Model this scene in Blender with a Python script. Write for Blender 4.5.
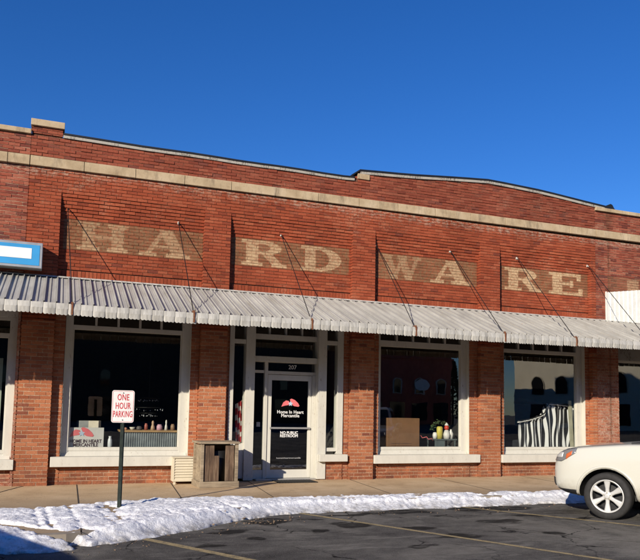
import bpy, bmesh, math, random
import numpy as np
from mathutils import Vector, Matrix
from mathutils.bvhtree import BVHTree
R = math.radians
random.seed(7); rng = np.random.RandomState(11)
S = bpy.context.scene
COL = S.collection
for o in list(bpy.data.objects): bpy.data.objects.remove(o)

# ------------------------------------------------------------ camera
F_PX, YAW, PITCH, ROLL, CH, CD, CX0, CY = 697.123, 0.36466, 0.0853, 0.01804, 1.5217, 14.396, 0.0186, 350.95
fw = Vector((math.sin(YAW)*math.cos(PITCH), math.cos(YAW)*math.cos(PITCH), math.sin(PITCH)))
r0 = Vector((math.cos(YAW), -math.sin(YAW), 0)); u0 = r0.cross(fw)
rr = r0*math.cos(ROLL)+u0*math.sin(ROLL); uu = -r0*math.sin(ROLL)+u0*math.cos(ROLL)
cam = bpy.data.cameras.new('camera'); co = bpy.data.objects.new('camera', cam); COL.objects.link(co)
M = Matrix((rr, uu, -fw)).transposed().to_4x4(); M.translation = Vector((CX0, -CD, CH)); co.matrix_world = M
cam.sensor_fit = 'HORIZONTAL'; cam.sensor_width = 36; cam.lens = F_PX/640*36
cam.shift_y = (CY-280)/640; cam.clip_end = 3000; S.camera = co
S.render.resolution_x = 1024; S.render.resolution_y = 896

# ------------------------------------------------------------ light
SUN_D = Vector((1.1, 1.0, -0.57)).normalized()          # direction the light travels
EL = math.asin(-SUN_D.z); AZ = math.atan2(-SUN_D.x, -SUN_D.y)
w = bpy.data.worlds.new('World'); S.world = w; w.use_nodes = True
nt = w.node_tree; bg = nt.nodes['Background']
sky = nt.nodes.new('ShaderNodeTexSky'); sky.sky_type = 'NISHITA'; sky.sun_disc = False
sky.sun_elevation = EL; sky.sun_rotation = AZ % (2*math.pi)
sky.air_density = 1.0; sky.dust_density = 0.0; sky.ozone_density = 6.0; sky.altitude = 300
hs = nt.nodes.new('ShaderNodeHueSaturation'); hs.inputs['Saturation'].default_value = 1.18; hs.inputs['Hue'].default_value = .512; hs.inputs['Value'].default_value = 1.0
nt.links.new(sky.outputs[0], hs.inputs['Color']); nt.links.new(hs.outputs[0], bg.inputs[0]); bg.inputs[1].default_value = 0.11
sl = bpy.data.lights.new('sun', 'SUN'); sl.energy = 5.0; sl.angle = R(0.5); sl.color = (1.0, 0.90, 0.76)
so = bpy.data.objects.new('sun', sl); COL.objects.link(so); so.rotation_euler = SUN_D.to_track_quat('-Z', 'Y').to_euler()
S.view_settings.view_transform = 'Standard'; S.view_settings.look = 'None'; S.view_settings.exposure = 0.33
S.cycles.caustics_reflective = False; S.cycles.caustics_refractive = False
S.view_settings.gamma = 1; S.view_settings.use_curve_mapping = False

# ------------------------------------------------------------ materials
class NT:
    def __init__(s, name):
        s.m = bpy.data.materials.new(name); s.m.use_nodes = True; s.t = s.m.node_tree
        s.b = s.t.nodes['Principled BSDF']; s.out = s.t.nodes['Material Output']
    def n(s, typ, **kw):
        nd = s.t.nodes.new(typ)
        for k, v in kw.items():
            if isinstance(k, str) and hasattr(nd, k): setattr(nd, k, v)
        return nd
    def l(s, a, b): s.t.links.new(a, b)
    def obj(s): return s.n('ShaderNodeTexCoord').outputs['Object']
    def pos(s): return s.n('ShaderNodeNewGeometry').outputs['Position']
    def noise(s, vec, scale, detail=3, rough=.55, dist=0.):
        x = s.n('ShaderNodeTexNoise'); s.l(vec, x.inputs['Vector']); x.inputs['Scale'].default_value = scale
        x.inputs['Detail'].default_value = detail; x.inputs['Roughness'].default_value = rough; x.inputs['Distortion'].default_value = dist
        return x.outputs['Fac']
    def ramp(s, f, stops, interp='LINEAR'):
        x = s.n('ShaderNodeValToRGB'); x.color_ramp.interpolation = interp; e = x.color_ramp.elements
        e[0].position = stops[0][0]; e[0].color = (*c3(stops[0][1]), 1); e[1].position = stops[-1][0]; e[1].color = (*c3(stops[-1][1]), 1)
        for p, c in stops[1:-1]:
            q = e.new(p); q.color = (*c3(c), 1)
        s.l(f, x.inputs[0]); return x.outputs[0]
    def mix(s, f, a, b, typ='MIX'):
        x = s.n('ShaderNodeMix', data_type='RGBA'); x.blend_type = typ
        for i, v in ((0, f), (6, a), (7, b)):
            if hasattr(v, 'is_output'): s.l(v, x.inputs[i])
            elif i == 0: x.inputs[0].default_value = v
            else: x.inputs[i].default_value = (*c3(v), 1)
        return x.outputs[2]
    def math(s, op, a, b=0., c=None, clamp=False):
        x = s.n('ShaderNodeMath', operation=op); x.use_clamp = clamp
        for i, v in enumerate((a, b, c)):
            if v is None: continue
            if hasattr(v, 'is_output'): s.l(v, x.inputs[i])
            else: x.inputs[i].default_value = v
        return x.outputs[0]
    def map(s, vec, sc=(1, 1, 1), loc=(0, 0, 0), rot=(0, 0, 0)):
        x = s.n('ShaderNodeMapping'); s.l(vec, x.inputs[0]); x.inputs['Scale'].default_value = sc
        x.inputs['Location'].default_value = loc; x.inputs['Rotation'].default_value = rot; return x.outputs[0]
    def bump(s, h, st=.3, d=.01):
        x = s.n('ShaderNodeBump'); x.inputs['Strength'].default_value = st; x.inputs['Distance'].default_value = d
        s.l(h, x.inputs['Height']); s.l(x.outputs[0], s.b.inputs['Normal'])
    def set(s, col=None, rough=None, metal=None, spec=None):
        if col is not None:
            if hasattr(col, 'is_output'): s.l(col, s.b.inputs['Base Color'])
            else: s.b.inputs['Base Color'].default_value = (*c3(col), 1)
        if rough is not None:
            if hasattr(rough, 'is_output'): s.l(rough, s.b.inputs['Roughness'])
            else: s.b.inputs['Roughness'].default_value = rough
        if metal is not None: s.b.inputs['Metallic'].default_value = metal
        if spec is not None: s.b.inputs['Specular IOR Level'].default_value = spec
        return s.m
def c3(c): return (c, c, c) if isinstance(c, (int, float)) else tuple(c[:3])
def m_plain(name, col, rough=.6, metal=0., var=.15, scale=6., bump=.1, bs=40.):
    t = NT(name); p = t.obj(); n = t.noise(p, scale, 4)
    c = c3(col); lo = tuple(x*(1-var) for x in c); hi = tuple(min(1, x*(1+var)) for x in c)
    t.set(t.ramp(n, [(.3, lo), (.7, hi)]), rough, metal)
    if bump: t.bump(t.noise(p, bs, 3), bump, .004)
    return t.m
def m_paint(name, col, chip=(.30, .24, .17), amount=.62, rough=.55):
    t = NT(name); p = t.pos(); n = t.noise(t.map(p, (1, 1, .35)), 5, 6, .7); n2 = t.noise(t.map(p, (1, 1, .3)), 34, 5, .75)
    base = t.ramp(n, [(.3, tuple(x*.86 for x in c3(col))), (.7, col)])
    f = t.math('MULTIPLY', t.ramp(n2, [(amount, 0.), (amount+.05, 1.)]), t.ramp(t.noise(p, 3, 3), [(.45, 0.), (.6, 1.)]))
    t.set(t.mix(f, base, chip), rough); t.bump(n2, .25, .003); return t.m
def m_brick(name, cols, mort=False, bloom=0.):
    t = NT(name); p = t.pos(); a = t.n('ShaderNodeAttribute'); a.attribute_name = 'bk'
    sep = t.n('ShaderNodeSeparateColor'); t.l(a.outputs['Color'], sep.inputs[0])
    rnd, band, let = sep.outputs[0], sep.outputs[1], sep.outputs[2]
    if mort:
        base = t.ramp(t.noise(p, 1.3, 5, .65), [(.35, cols[0]), (.65, cols[1])])
        base = t.mix(t.ramp(t.noise(p, 30, 3), [(.4, 0.), (.6, .8)]), base, cols[2])
    else:
        base = t.ramp(rnd, cols)
        base = t.mix(.75, base, t.ramp(t.noise(p, 45, 4, .7), [(.3, .66), (.7, 1.18)]), 'MULTIPLY')
        # lime bloom and old mortar smears in loose drifts
        sm = t.math('MULTIPLY', t.ramp(t.noise(t.map(p, (1, 1, 1.6)), .9, 5, .65), [(.54-bloom, 0.), (.70-bloom, 1.)]), t.ramp(t.noise(p, 22, 4, .7), [(.47, 0.), (.62, .7)]))
        base = t.mix(sm, base, (.42, .25, .16) if not bloom else (.50, .38, .30))
        # lime runs just under the stone band, darker bricks at the wall foot, broken up by noise
        sz = t.n('ShaderNodeSeparateXYZ'); t.l(p, sz.inputs[0])
        zz = t.math('ADD', sz.outputs[2], t.math('MULTIPLY', t.noise(t.map(p, (1.6, 1, .5)), 1.5, 5, .7), .55))
        run = t.math('MULTIPLY', t.ramp(t.math('SUBTRACT', zz, 5.9), [(.36, 0.), (.50, 1.)]), t.ramp(t.math('SUBTRACT', 6.3, sz.outputs[2]), [(.0, 0.), (.05, 1.)]))
        base = t.mix(t.math('MULTIPLY', run, t.ramp(t.noise(t.map(p, (1, 1, 2.5)), 9, 5, .75), [(.45, 0.), (.6, .75)])), base, (.44, .33, .24))
        base = t.mix(t.math('MULTIPLY', t.ramp(sz.outputs[2], [(.12, .75), (.55, 0.)]), t.ramp(t.noise(p, 5, 4, .7), [(.35, 0.), (.6, .8)])), base, (.10, .045, .03))
    s3 = t.n('ShaderNodeSeparateXYZ'); t.l(p, s3.inputs[0])      # rusty water stain below the roof corner
    dx = t.math('ABSOLUTE', t.math('SUBTRACT', s3.outputs[0], 13.72)); wz = t.math('MULTIPLY', t.math('SUBTRACT', s3.outputs[2], 5.9), .32)
    stn = t.math('MULTIPLY', t.math('SUBTRACT', 1., t.math('DIVIDE', dx, t.math('MAXIMUM', wz, .05)), clamp=True), t.ramp(t.noise(t.map(p, (3, 1, 1)), 4, 5, .7), [(.3, .3), (.6, 1.)]))
    base = t.mix(t.math('MULTIPLY', stn, .7), base, (.09, .04, .022))
    dirt = t.ramp(t.noise(t.map(p, (1, 1, .5)), .7, 4, .6), [(.35, .80), (.65, 1.12)])
    base = t.mix(1., base, dirt, 'MULTIPLY')
    wear = t.noise(p, 16, 6, .75); wear2 = t.noise(t.map(p, (1, 1, 2)), 3.5, 4, .6)
    fb = t.math('MULTIPLY', band, t.ramp(wear, [(.34, .12), (.58, .88)]))
    base = t.mix(fb, base, t.ramp(wear2, [(.3, (.145, .082, .040)), (.7, (.25, .155, .080))]))
    fl = t.math('MULTIPLY', let, t.ramp(t.math('ADD', wear, t.math('MULTIPLY', wear2, .35)), [(.48, .22), (.76, .95)]))
    base = t.mix(fl, base, (.58, .41, .235))
    t.set(base, .9, spec=.2)
    t.bump(t.noise(p, 120, 3, .7), .5, .004); return t.m
BR = m_brick('brick_red', [(0, (.225, .048, .023)), (.15, (.28, .059, .026)), (.5, (.315, .069, .030)), (.85, (.345, .080, .036)), (.98, (.37, .10, .047)), (1., (.19, .045, .026))])
BRL = m_brick('brick_orange', [(0, (.29, .09, .043)), (.2, (.35, .117, .054)), (.5, (.40, .14, .064)), (.85, (.45, .175, .086)), (1., (.22, .07, .042))])
BRL2 = m_brick('brick_bloomed', [(0, (.26, .08, .045)), (.3, (.36, .12, .065)), (.7, (.44, .18, .11)), (1., (.30, .12, .08))], bloom=.14)
BRP = m_brick('brick_parapet', [(0, (.19, .045, .026)), (.2, (.235, .057, .032)), (.6, (.27, .07, .038)), (.85, (.30, .088, .05)), (1., (.17, .05, .034))])
MO = m_brick('mortar_upper', [(.11, .042, .025), (.24, .125, .075), (.06, .024, .016)], True)
MOL = m_brick('mortar_lower', [(.40, .27, .17), (.58, .42, .28), (.30, .18, .12)], True)
WHITE = m_paint('white_paint', (.60, .58, .505), amount=.60)
WHITEG = m_paint('old_white_paint', (.62, .60, .53), (.22, .2, .17), .55)
DARKM = m_plain('dark_metal', (.018, .017, .016), .5, .5, .3)
RUST = m_plain('rust', (.16, .06, .025), .85, 0, .4, 30)
BLACK = m_plain('black_membrane', (.012, .012, .013), .5, 0, .3, 4, .3, 20)
ALU = m_plain('brushed_aluminium', (.50, .49, .46), .35, .6, .08)
def m_stone():
    t = NT('sandstone'); p = t.pos(); n = t.noise(p, 2.2, 6, .65)
    c = t.ramp(n, [(.3, (.32, .235, .14)), (.5, (.45, .345, .215)), (.7, (.54, .43, .29))])
    st = t.ramp(t.noise(t.map(p, (1, 1, .25)), 5, 5, .7), [(.52, 0.), (.72, .75)])
    c = t.mix(st, c, (.16, .12, .08)); t.set(c, .9, spec=.15); t.bump(t.noise(p, 40, 5, .7), .4, .006); return t.m
STONE = m_stone()
def m_awning():
    t = NT('awning_metal'); p = t.pos()
    n = t.noise(t.map(p, (1, .25, .25)), 3.5, 6, .7); n2 = t.noise(t.map(p, (14, .8, .8)), 1, 4, .6)
    c = t.ramp(n, [(.3, (.29, .283, .26)), (.7, (.45, .44, .40))])
    c = t.mix(t.ramp(n2, [(.5, 0.), (.75, .55)]), c, (.24, .21, .17))
    ru = t.math('MULTIPLY', t.ramp(t.noise(p, 9, 5, .7), [(.62, 0.), (.7, 1.)]), t.ramp(t.noise(p, .8, 2), [(.5, 0.), (.62, .8)]))
    c = t.mix(ru, c, (.30, .15, .07)); t.set(c, .5, .0, .4); t.bump(n2, .15, .004); return t.m
AWN = m_awning()
def m_valance():
    t = NT('valance_metal'); p = t.pos(); n = t.noise(t.map(p, (6, 1, 1.2)), 2., 5, .7)
    c = t.ramp(n, [(.35, (.32, .305, .265)), (.6, (.50, .48, .425))]); t.set(c, .5); t.bump(t.noise(p, 14, 4), .25, .006); return t.m
VAL = m_valance()
def m_glass():
    t = NT('window_glass'); t.t.nodes.remove(t.b)
    lw = t.n('ShaderNodeLayerWeight'); lw.inputs[0].default_value = .5
    f = t.math('ADD', t.math('MULTIPLY', t.math('POWER', lw.outputs['Facing'], 4.5), .9), .125)
    tr = t.n('ShaderNodeBsdfTransparent'); tr.inputs[0].default_value = (.86, .89, .87, 1)
    gl = t.n('ShaderNodeBsdfGlossy'); gl.inputs['Roughness'].default_value = 0.004; gl.inputs[0].default_value = (1, 1, 1, 1)
    b = t.n('ShaderNodeBump'); b.inputs['Strength'].default_value = .03; b.inputs['Distance'].default_value = .02
    t.l(t.noise(t.pos(), 1.6, 2), b.inputs['Height']); t.l(b.outputs[0], gl.inputs['Normal'])
    mx = t.n('ShaderNodeMixShader'); t.l(f, mx.inputs[0]); t.l(tr.outputs[0], mx.inputs[1]); t.l(gl.outputs[0], mx.inputs[2])
    t.l(mx.outputs[0], t.out.inputs['Surface']); return t.m
GLASS = m_glass()

def m_walk():
    t = NT('sidewalk_concrete'); p = t.pos(); n = t.noise(p, 1.1, 6, .65); n2 = t.noise(p, 60, 3, .6)
    c = t.ramp(n, [(.3, (.44, .305, .175)), (.5, (.58, .42, .25)), (.7, (.66, .50, .32))])
    s2 = t.n('ShaderNodeSeparateXYZ'); t.l(p, s2.inputs[0])
    y = t.math('ADD', t.math('ADD', s2.outputs[1], t.math('MULTIPLY', t.noise(t.map(p, (.4, 1, 1)), 2.2, 4), .8)), 2.6)   # damp near the melting snow
    wet = t.math('SUBTRACT', 1., t.math('DIVIDE', y, 1.3, clamp=True), clamp=True)
    c = t.mix(t.math('MULTIPLY', wet, .62), c, (.25, .185, .115))
    c = t.mix(t.ramp(n2, [(.35, .45), (.5, 0.)]), c, (.16, .11, .07))
    st = t.math('MULTIPLY', t.ramp(t.noise(p, 4.5, 5, .7), [(.58, 0.), (.70, .6)]), 1.)
    c = t.mix(st, c, (.17, .12, .08))
    t.set(c, .85, spec=.25); t.bump(t.noise(p, 90, 4, .7), .45, .006); return t.m
WALK = m_walk()
def m_asphalt():
    t = NT('asphalt'); p = t.pos(); n = t.noise(p, .55, 6, .68, .6); n2 = t.noise(p, 70, 3, .7); n3 = t.noise(p, 4, 5, .7)
    c = t.ramp(n, [(.36, (.060, .056, .052)), (.5, (.120, .112, .100)), (.64, (.20, .186, .16))])
    c = t.mix(.6, c, t.ramp(n3, [(.3, .62), (.7, 1.35)]), 'MULTIPLY')
    c = t.mix(t.ramp(n2, [(.56, 0.), (.66, .75)]), c, (.26, .24, .21))
    c = t.mix(t.ramp(n2, [(.32, .6), (.42, 0.)]), c, (.012, .012, .012))
    # cracks
    wv = t.n('ShaderNodeVectorMath', operation='ADD'); t.l(p, wv.inputs[0])
    nz = t.n('ShaderNodeTexNoise'); t.l(p, nz.inputs['Vector']); nz.inputs['Scale'].default_value = 2.3; nz.inputs['Detail'].default_value = 4
    sc = t.n('ShaderNodeVectorMath', operation='SCALE'); t.l(nz.outputs['Color'], sc.inputs[0]); sc.inputs['Scale'].default_value = .55
    t.l(sc.outputs[0], wv.inputs[1])
    vo = t.n('ShaderNodeTexVoronoi'); vo.feature = 'DISTANCE_TO_EDGE'; t.l(wv.outputs[0], vo.inputs['Vector']); vo.inputs['Scale'].default_value = .62
    cr = t.math('MULTIPLY', t.ramp(vo.outputs['Distance'], [(.003, 1.), (.011, 0.)]), t.ramp(t.noise(p, .8, 2), [(.42, 0.), (.52, 1.)]))
    c = t.mix(cr, c, (.008, .008, .008))
    # tar blobs / wet patches where the melt water stands (x, y, rx, ry)
    spots = [(3.05, -4.25, .34, .22), (3.0, -4.55, .10, .12), (4.15, -4.92, .26, .2), (7.3, -3.95, .75, .2), (5.6, -3.95, .42, .15), (3.55, -5.35, .12, .12),
             (2.55, -5.6, .12, .1), (5.25, -6.15, .3, .14), (6.55, -5.2, .32, .2), (2.3, -5.05, .28, .12), (5.0, -5.45, .2, .1), (7.3, -4.75, .3, .1), (6.7, -6.3, .16, .12), (4.7, -4.0, .5, .12)]
    tot = None
    spots = [(x, y, a*1.15, b*1.2) for x, y, a, b in spots]+[(1.9, -5.9, .14, .12), (4.4, -6.6, .2, .12), (6.0, -4.5, .22, .1), (8.0, -5.3, .3, .12), (3.8, -4.3, .22, .08)]
    for (x, y, a, b) in spots:
        s = t.map(wv.outputs[0], (1/a, 1/b, 0), (-(x+.27)/a, -(y+.27)/b, 0))
        ln = t.n('ShaderNodeVectorMath', operation='LENGTH'); t.l(s, ln.inputs[0])
        v = t.math('SUBTRACT', 1.18, ln.outputs['Value'], clamp=True)
        tot = v if tot is None else t.math('MAXIMUM', tot, v)
    wet = t.ramp(tot, [(.05, 0.), (.3, 1.)])
    c = t.mix(t.math('MULTIPLY', wet, .85), c, (.010, .009, .008))
    # pale worn scuffs
    sf = t.math('MULTIPLY', t.ramp(t.noise(t.map(p, (.5, 2.2, 1), rot=(0, 0, .5)), 2.6, 6, .75), [(.54, 0.), (.64, .7)]), 1.)
    c = t.mix(sf, c, (.24, .225, .195))
    t.set(c, .92, spec=.12)
    h = t.math('ADD', t.noise(p, 130, 3, .7), t.math('MULTIPLY', n3, 1.2)); t.bump(h, .9, .02); return t.m
ASPH = m_asphalt()
def m_line():
    t = NT('faded_line_paint'); p = t.pos(); n = t.noise(p, 9, 6, .75)
    m = t.ramp(t.noise(p, 70, 3, .6), [(.36, 1.), (.45, 0.)])
    c = t.ramp(n, [(.34, (.085, .075, .055)), (.46, (.34, .26, .12)), (.7, (.47, .36, .17))]); c = t.mix(m, c, (.07, .065, .05))
    t.set(c, .8); t.bump(t.noise(p, 130, 3, .7), .5, .008); return t.m
LINE = m_line()
def m_snow():
    t = NT('snow'); p = t.pos(); n = t.noise(p, 3.0, 6, .7)
    c = t.ramp(n, [(.3, (.70, .71, .74)), (.6, (.88, .88, .89))])
    c = t.mix(t.math('MULTIPLY', t.ramp(t.noise(p, 24, 5, .75), [(.52, 0.), (.66, .75)]), t.ramp(t.noise(p, 1.2, 2), [(.35, .35), (.6, 1.)])), c, (.38, .35, .31))
    sz = t.n('ShaderNodeSeparateXYZ'); t.l(p, sz.inputs[0]); foot = t.math('MULTIPLY', t.ramp(t.math('ADD', sz.outputs[2], .13), [(.0, 1.), (.13, 0.)]), t.ramp(t.noise(p, 7, 5, .7), [(.4, .2), (.6, .9)]))
    c = t.mix(foot, c, (.22, .20, .17))
    t.set(c, .6, spec=.3); t.b.inputs['Subsurface Weight'].default_value = 0.0
    t.bump(t.math('ADD', t.noise(p, 45, 5, .7), t.noise(p, 14, 3, .6)), .7, .02); return t.m
SNOW = m_snow()

# ------------------------------------------------------------ builders
class MB:
    def __init__(s): s.v = []; s.f = []; s.c = []; s.mi = []
    def add(s, vs, fs, col=None, mi=0):
        b = len(s.v); s.v += [tuple(q) for q in vs]; s.f += [tuple(i+b for i in q) for q in fs]; s.mi += [mi]*len(fs)
        if col is not None: s.c += [col]*len(vs) if not isinstance(col, list) else col
        else: s.c += [(.5, 0, 0)]*len(vs)
    def box(s, x0, x1, y0, y1, z0, z1, col=None, mi=0, back=True):
        vs = [(x0, y0, z0), (x1, y0, z0), (x1, y1, z0), (x0, y1, z0), (x0, y0, z1), (x1, y0, z1), (x1, y1, z1), (x0, y1, z1)]
        fs = [(0, 1, 5, 4), (1, 2, 6, 5), (3, 0, 4, 7), (4, 5, 6, 7), (3, 2, 1, 0)]
        if back: fs.append((2, 3, 7, 6))
        s.add(vs, fs, col, mi)
    def obox(s, c, ax, ay, az, hx, hy, hz, col=None, mi=0):
        c, ax, ay, az = map(Vector, (c, ax, ay, az)); vs = []
        for k in (-1, 1):
            for (i, j) in ((-1, -1), (1, -1), (1, 1), (-1, 1)): vs.append(c+ax*hx*i+ay*hy*j+az*hz*k)
        s.add(vs, [(0, 1, 5, 4), (1, 2, 6, 5), (3, 0, 4, 7), (4, 5, 6, 7), (3, 2, 1, 0), (2, 3, 7, 6)], col, mi)
    def tube(s, pts, r, n=8, mi=0, cap=True):
        pts = [Vector(p) for p in pts]; rs = r if isinstance(r, (list, tuple)) else [r]*len(pts)
        rings = []
        for i, p in enumerate(pts):
            d = (pts[min(i+1, len(pts)-1)]-pts[max(i-1, 0)]).normalized()
            a = d.orthogonal().normalized() if i == 0 else (a-d*a.dot(d)).normalized()
            b = d.cross(a)
            rings.append([p+a*math.cos(2*math.pi*k/n)*rs[i]+b*math.sin(2*math.pi*k/n)*rs[i] for k in range(n)])
        vs = [q for g in rings for q in g]; fs = []
        for i in range(len(pts)-1):
            for k in range(n): fs.append((i*n+k, i*n+(k+1) % n, (i+1)*n+(k+1) % n, (i+1)*n+k))
        if cap: fs.append(tuple(range(n-1, -1, -1))); fs.append(tuple((len(pts)-1)*n+k for k in range(n)))
        s.add(vs, fs, None, mi)
    def lathe(s, prof, n=24, axis='z', c=(0, 0, 0), mi=0, close=False):
        vs = []; m = len(prof)
        for k in range(n):
            a = 2*math.pi*k/n
            for (r, h) in prof:
                x, y = r*math.cos(a), r*math.sin(a)
                q = (x, y, h) if axis == 'z' else (x, h, y)
                vs.append((q[0]+c[0], q[1]+c[1], q[2]+c[2]))
        fs = []
        for k in range(n):
            for i in range(m-1 if not close else m):
                j = (i+1) % m; k2 = (k+1) % n; fs.append((k*m+i, k2*m+i, k2*m+j, k*m+j))
        s.add(vs, fs, None, mi)
    def prism(s, poly, y0, y1, mi=0):        # polygon in x,z extruded along y
        n = len(poly); vs = [(x, y0, z) for x, z in poly]+[(x, y1, z) for x, z in poly]
        fs = [tuple(range(n)), tuple(range(2*n-1, n-1, -1))]+[(i+n, (i+1) % n+n, (i+1) % n, i) for i in range(n)]
        s.add(vs, fs, None, mi)
    def build(s, name, mats, parent=None, smooth=False, bevel=0., attr=False):
        me = bpy.data.meshes.new(name); me.from_pydata(s.v, [], s.f); 
        mats = mats if isinstance(mats, (list, tuple)) else [mats]
        for m in mats: me.materials.append(m)
        if len(mats) > 1: me.polygons.foreach_set('material_index', s.mi)
        if attr:
            a = me.color_attributes.new('bk', 'FLOAT_COLOR', 'POINT')
            arr = np.ones((len(s.v), 4), np.float32); arr[:, :3] = np.array(s.c, np.float32); a.data.foreach_set('color', arr.ravel())
        me.update(); me.validate()
        if not attr:
            b = bmesh.new(); b.from_mesh(me); bmesh.ops.recalc_face_normals(b, faces=b.faces); b.to_mesh(me); b.free()
        if smooth:
            me.polygons.foreach_set('use_smooth', [True]*len(me.polygons))
        o = bpy.data.objects.new(name, me); COL.objects.link(o)
        if bevel:
            md = o.modifiers.new('bevel', 'BEVEL'); md.width = bevel; md.segments = 2; md.limit_method = 'ANGLE'
        if parent: o.parent = parent; o.matrix_parent_inverse = pinv(parent)
        return o
def wm(o):
    m = o.matrix_basis.copy()
    return (wm(o.parent) @ o.matrix_parent_inverse @ m) if o.parent else m
def pinv(p): return wm(p).inverted()
def thing(name, label, cat, loc=(0, 0, 0), rz=0, group=None):
    o = bpy.data.objects.new(name, None); COL.objects.link(o); o.location = loc; o.rotation_euler = (0, 0, rz)
    o.empty_display_size = .2; tag(o, label, cat, group); return o
def tag(o, label, cat, group=None):
    o['label'] = label; o['category'] = cat
    if group: o['group'] = group
    return o
def struct(o): o['kind'] = 'structure'; return o
def local(o, parent):      # mesh given in the parent's own coordinates
    o.parent = parent; o.matrix_parent_inverse = Matrix(); return o
def text_mesh(name, body, size, mat, loc, parent, sx=1., sz=1., ext=.0015, rot=(R(90), 0, 0), bold=0., space=1.):
    cu = bpy.data.curves.new(name, 'FONT'); cu.body = body; cu.size = size; cu.align_x = 'CENTER'; cu.align_y = 'CENTER'; cu.extrude = ext
    cu.offset = bold; cu.space_line = .8; cu.space_character = space; cu.resolution_u = 3
    t = bpy.data.objects.new(name, cu); COL.objects.link(t)
    dg = bpy.context.evaluated_depsgraph_get(); me = bpy.data.meshes.new_from_object(t.evaluated_get(dg)); bpy.data.objects.remove(t)
    me.materials.clear(); me.materials.append(mat); me.transform(Matrix.Diagonal((sx, sz, 1, 1)))
    o = bpy.data.objects.new(name, me); COL.objects.link(o); o.location = loc; o.rotation_euler = rot
    if parent: o.parent = parent; o.matrix_parent_inverse = pinv(parent)
    return o

# fbm value noise for numpy
def vnoise(x, y, seed=0):
    xi = np.floor(x).astype(int); yi = np.floor(y).astype(int); fx = x-xi; fy = y-yi
    def h(a, b): 
        n = (a*374761393+b*668265263+seed*974634777) & 0xffffffff; n = ((n ^ (n >> 13))*1274126177) & 0xffffffff
        return ((n ^ (n >> 16)) & 0xffff)/65535.
    sx = fx*fx*(3-2*fx); sy = fy*fy*(3-2*fy)
    return (h(xi, yi)*(1-sx)+h(xi+1, yi)*sx)*(1-sy)+(h(xi, yi+1)*(1-sx)+h(xi+1, yi+1)*sx)*sy
def fbm(x, y, o=4, seed=0):
    s = 0; a = .5
    for i in range(o): s = s+a*vnoise(x*2**i, y*2**i, seed+i); a *= .5
    return s

# ------------------------------------------------------------ brickwork
CHT = .068; BL = .205
def bricks(mb, mo, x0, x1, z0, z1, y, depth=.012, zone=None, top=None, wild=1.):
    """courses of separate bricks over a recessed mortar bed; zone = paint function"""
    low = z1 < 3.9; gp = (.0066 if low else .0058); hj = .005 if low else .0032; rec = .004 if low else .010; CHT = .0745 if low else .068; depth = max(depth, rec+.006)
    k0 = int(math.floor(z0/CHT+1e-6)); k = k0
    while k*CHT < z1-1e-4:
        a = max(z0, k*CHT+gp); b = min(z1, (k+1)*CHT-gp)
        if b-a > .012:
            bl = (x1-x0)/max(1, round((x1-x0)/BL)) if x1-x0 < 4 else BL; off = x0+(k % 2)*bl/2; n0 = -1; n = n0
            while off+n*bl < x1-.004:
                je = random.uniform(-.004, .004); u0 = max(x0, off+n*bl+hj+je); u1 = min(x1, off+(n+1)*bl-hj+je)
                if top is not None and b > top((u0+u1)/2)-.012: n += 1; continue
                if n == n0 or off+n*bl < x0+.02: u0 = x0+random.uniform(0, .003)
                if off+(n+1)*bl > x1-.02: u1 = x1-random.uniform(0, .003)
                if u1-u0 > .015:
                    rv = random.random(); 
                    if random.random() < .02: rv = random.choice((0., 1.))
                    jy = random.uniform(-.003, .003)*wild; jz = random.uniform(-.0022, .0022)*(.3 if low else 1)
                    if zone and zone(u0, u1, a, b):
                        nx = max(2, int((u1-u0)/.016)); nz = 4; vs = []; cs = []
                        for j in range(nz+1):
                            for i in range(nx+1):
                                px = u0+(u1-u0)*i/nx; pz = a+(b-a)*j/nz; vs.append((px, y+jy, pz)); g, l = PAINT(px, pz); cs.append((rv, g, l))
                        fs = [(j*(nx+1)+i, j*(nx+1)+i+1, (j+1)*(nx+1)+i+1, (j+1)*(nx+1)+i) for j in range(nz) for i in range(nx)]
                        mb.add(vs, fs, cs)
                        mb.add([(u0, y+jy, a), (u1, y+jy, a), (u1, y+depth, a), (u0, y+depth, a), (u0, y+jy, b), (u1, y+jy, b), (u1, y+depth, b), (u0, y+depth, b)],
                               [(1, 2, 6, 5), (3, 0, 4, 7), (4, 5, 6, 7), (3, 2, 1, 0)], (rv, PAINT((u0+u1)/2, (a+b)/2)[0], 0))
                    else:
                        mb.box(u0, u1, y+jy, y+depth, a+jz, b+jz, (rv, 0, 0), back=False)
                n += 1
        k += 1
    if mo is not None:
        if top is None: mo.box(x0+.011, x1-.011, y+rec, y+max(depth, .02), z0, z1, (.5, 0, 0))
        else:
            xs = np.linspace(x0, x1, 60)
            for p, q in zip(xs[:-1], xs[1:]):
                t0, t1 = top(p)-.02, top(q)-.02
                mo.add([(p, y+rec, z0), (q, y+rec, z0), (q, y+rec, t1), (p, y+rec, t0)], [(0, 1, 2, 3)], (.5, 0, 0))

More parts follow.
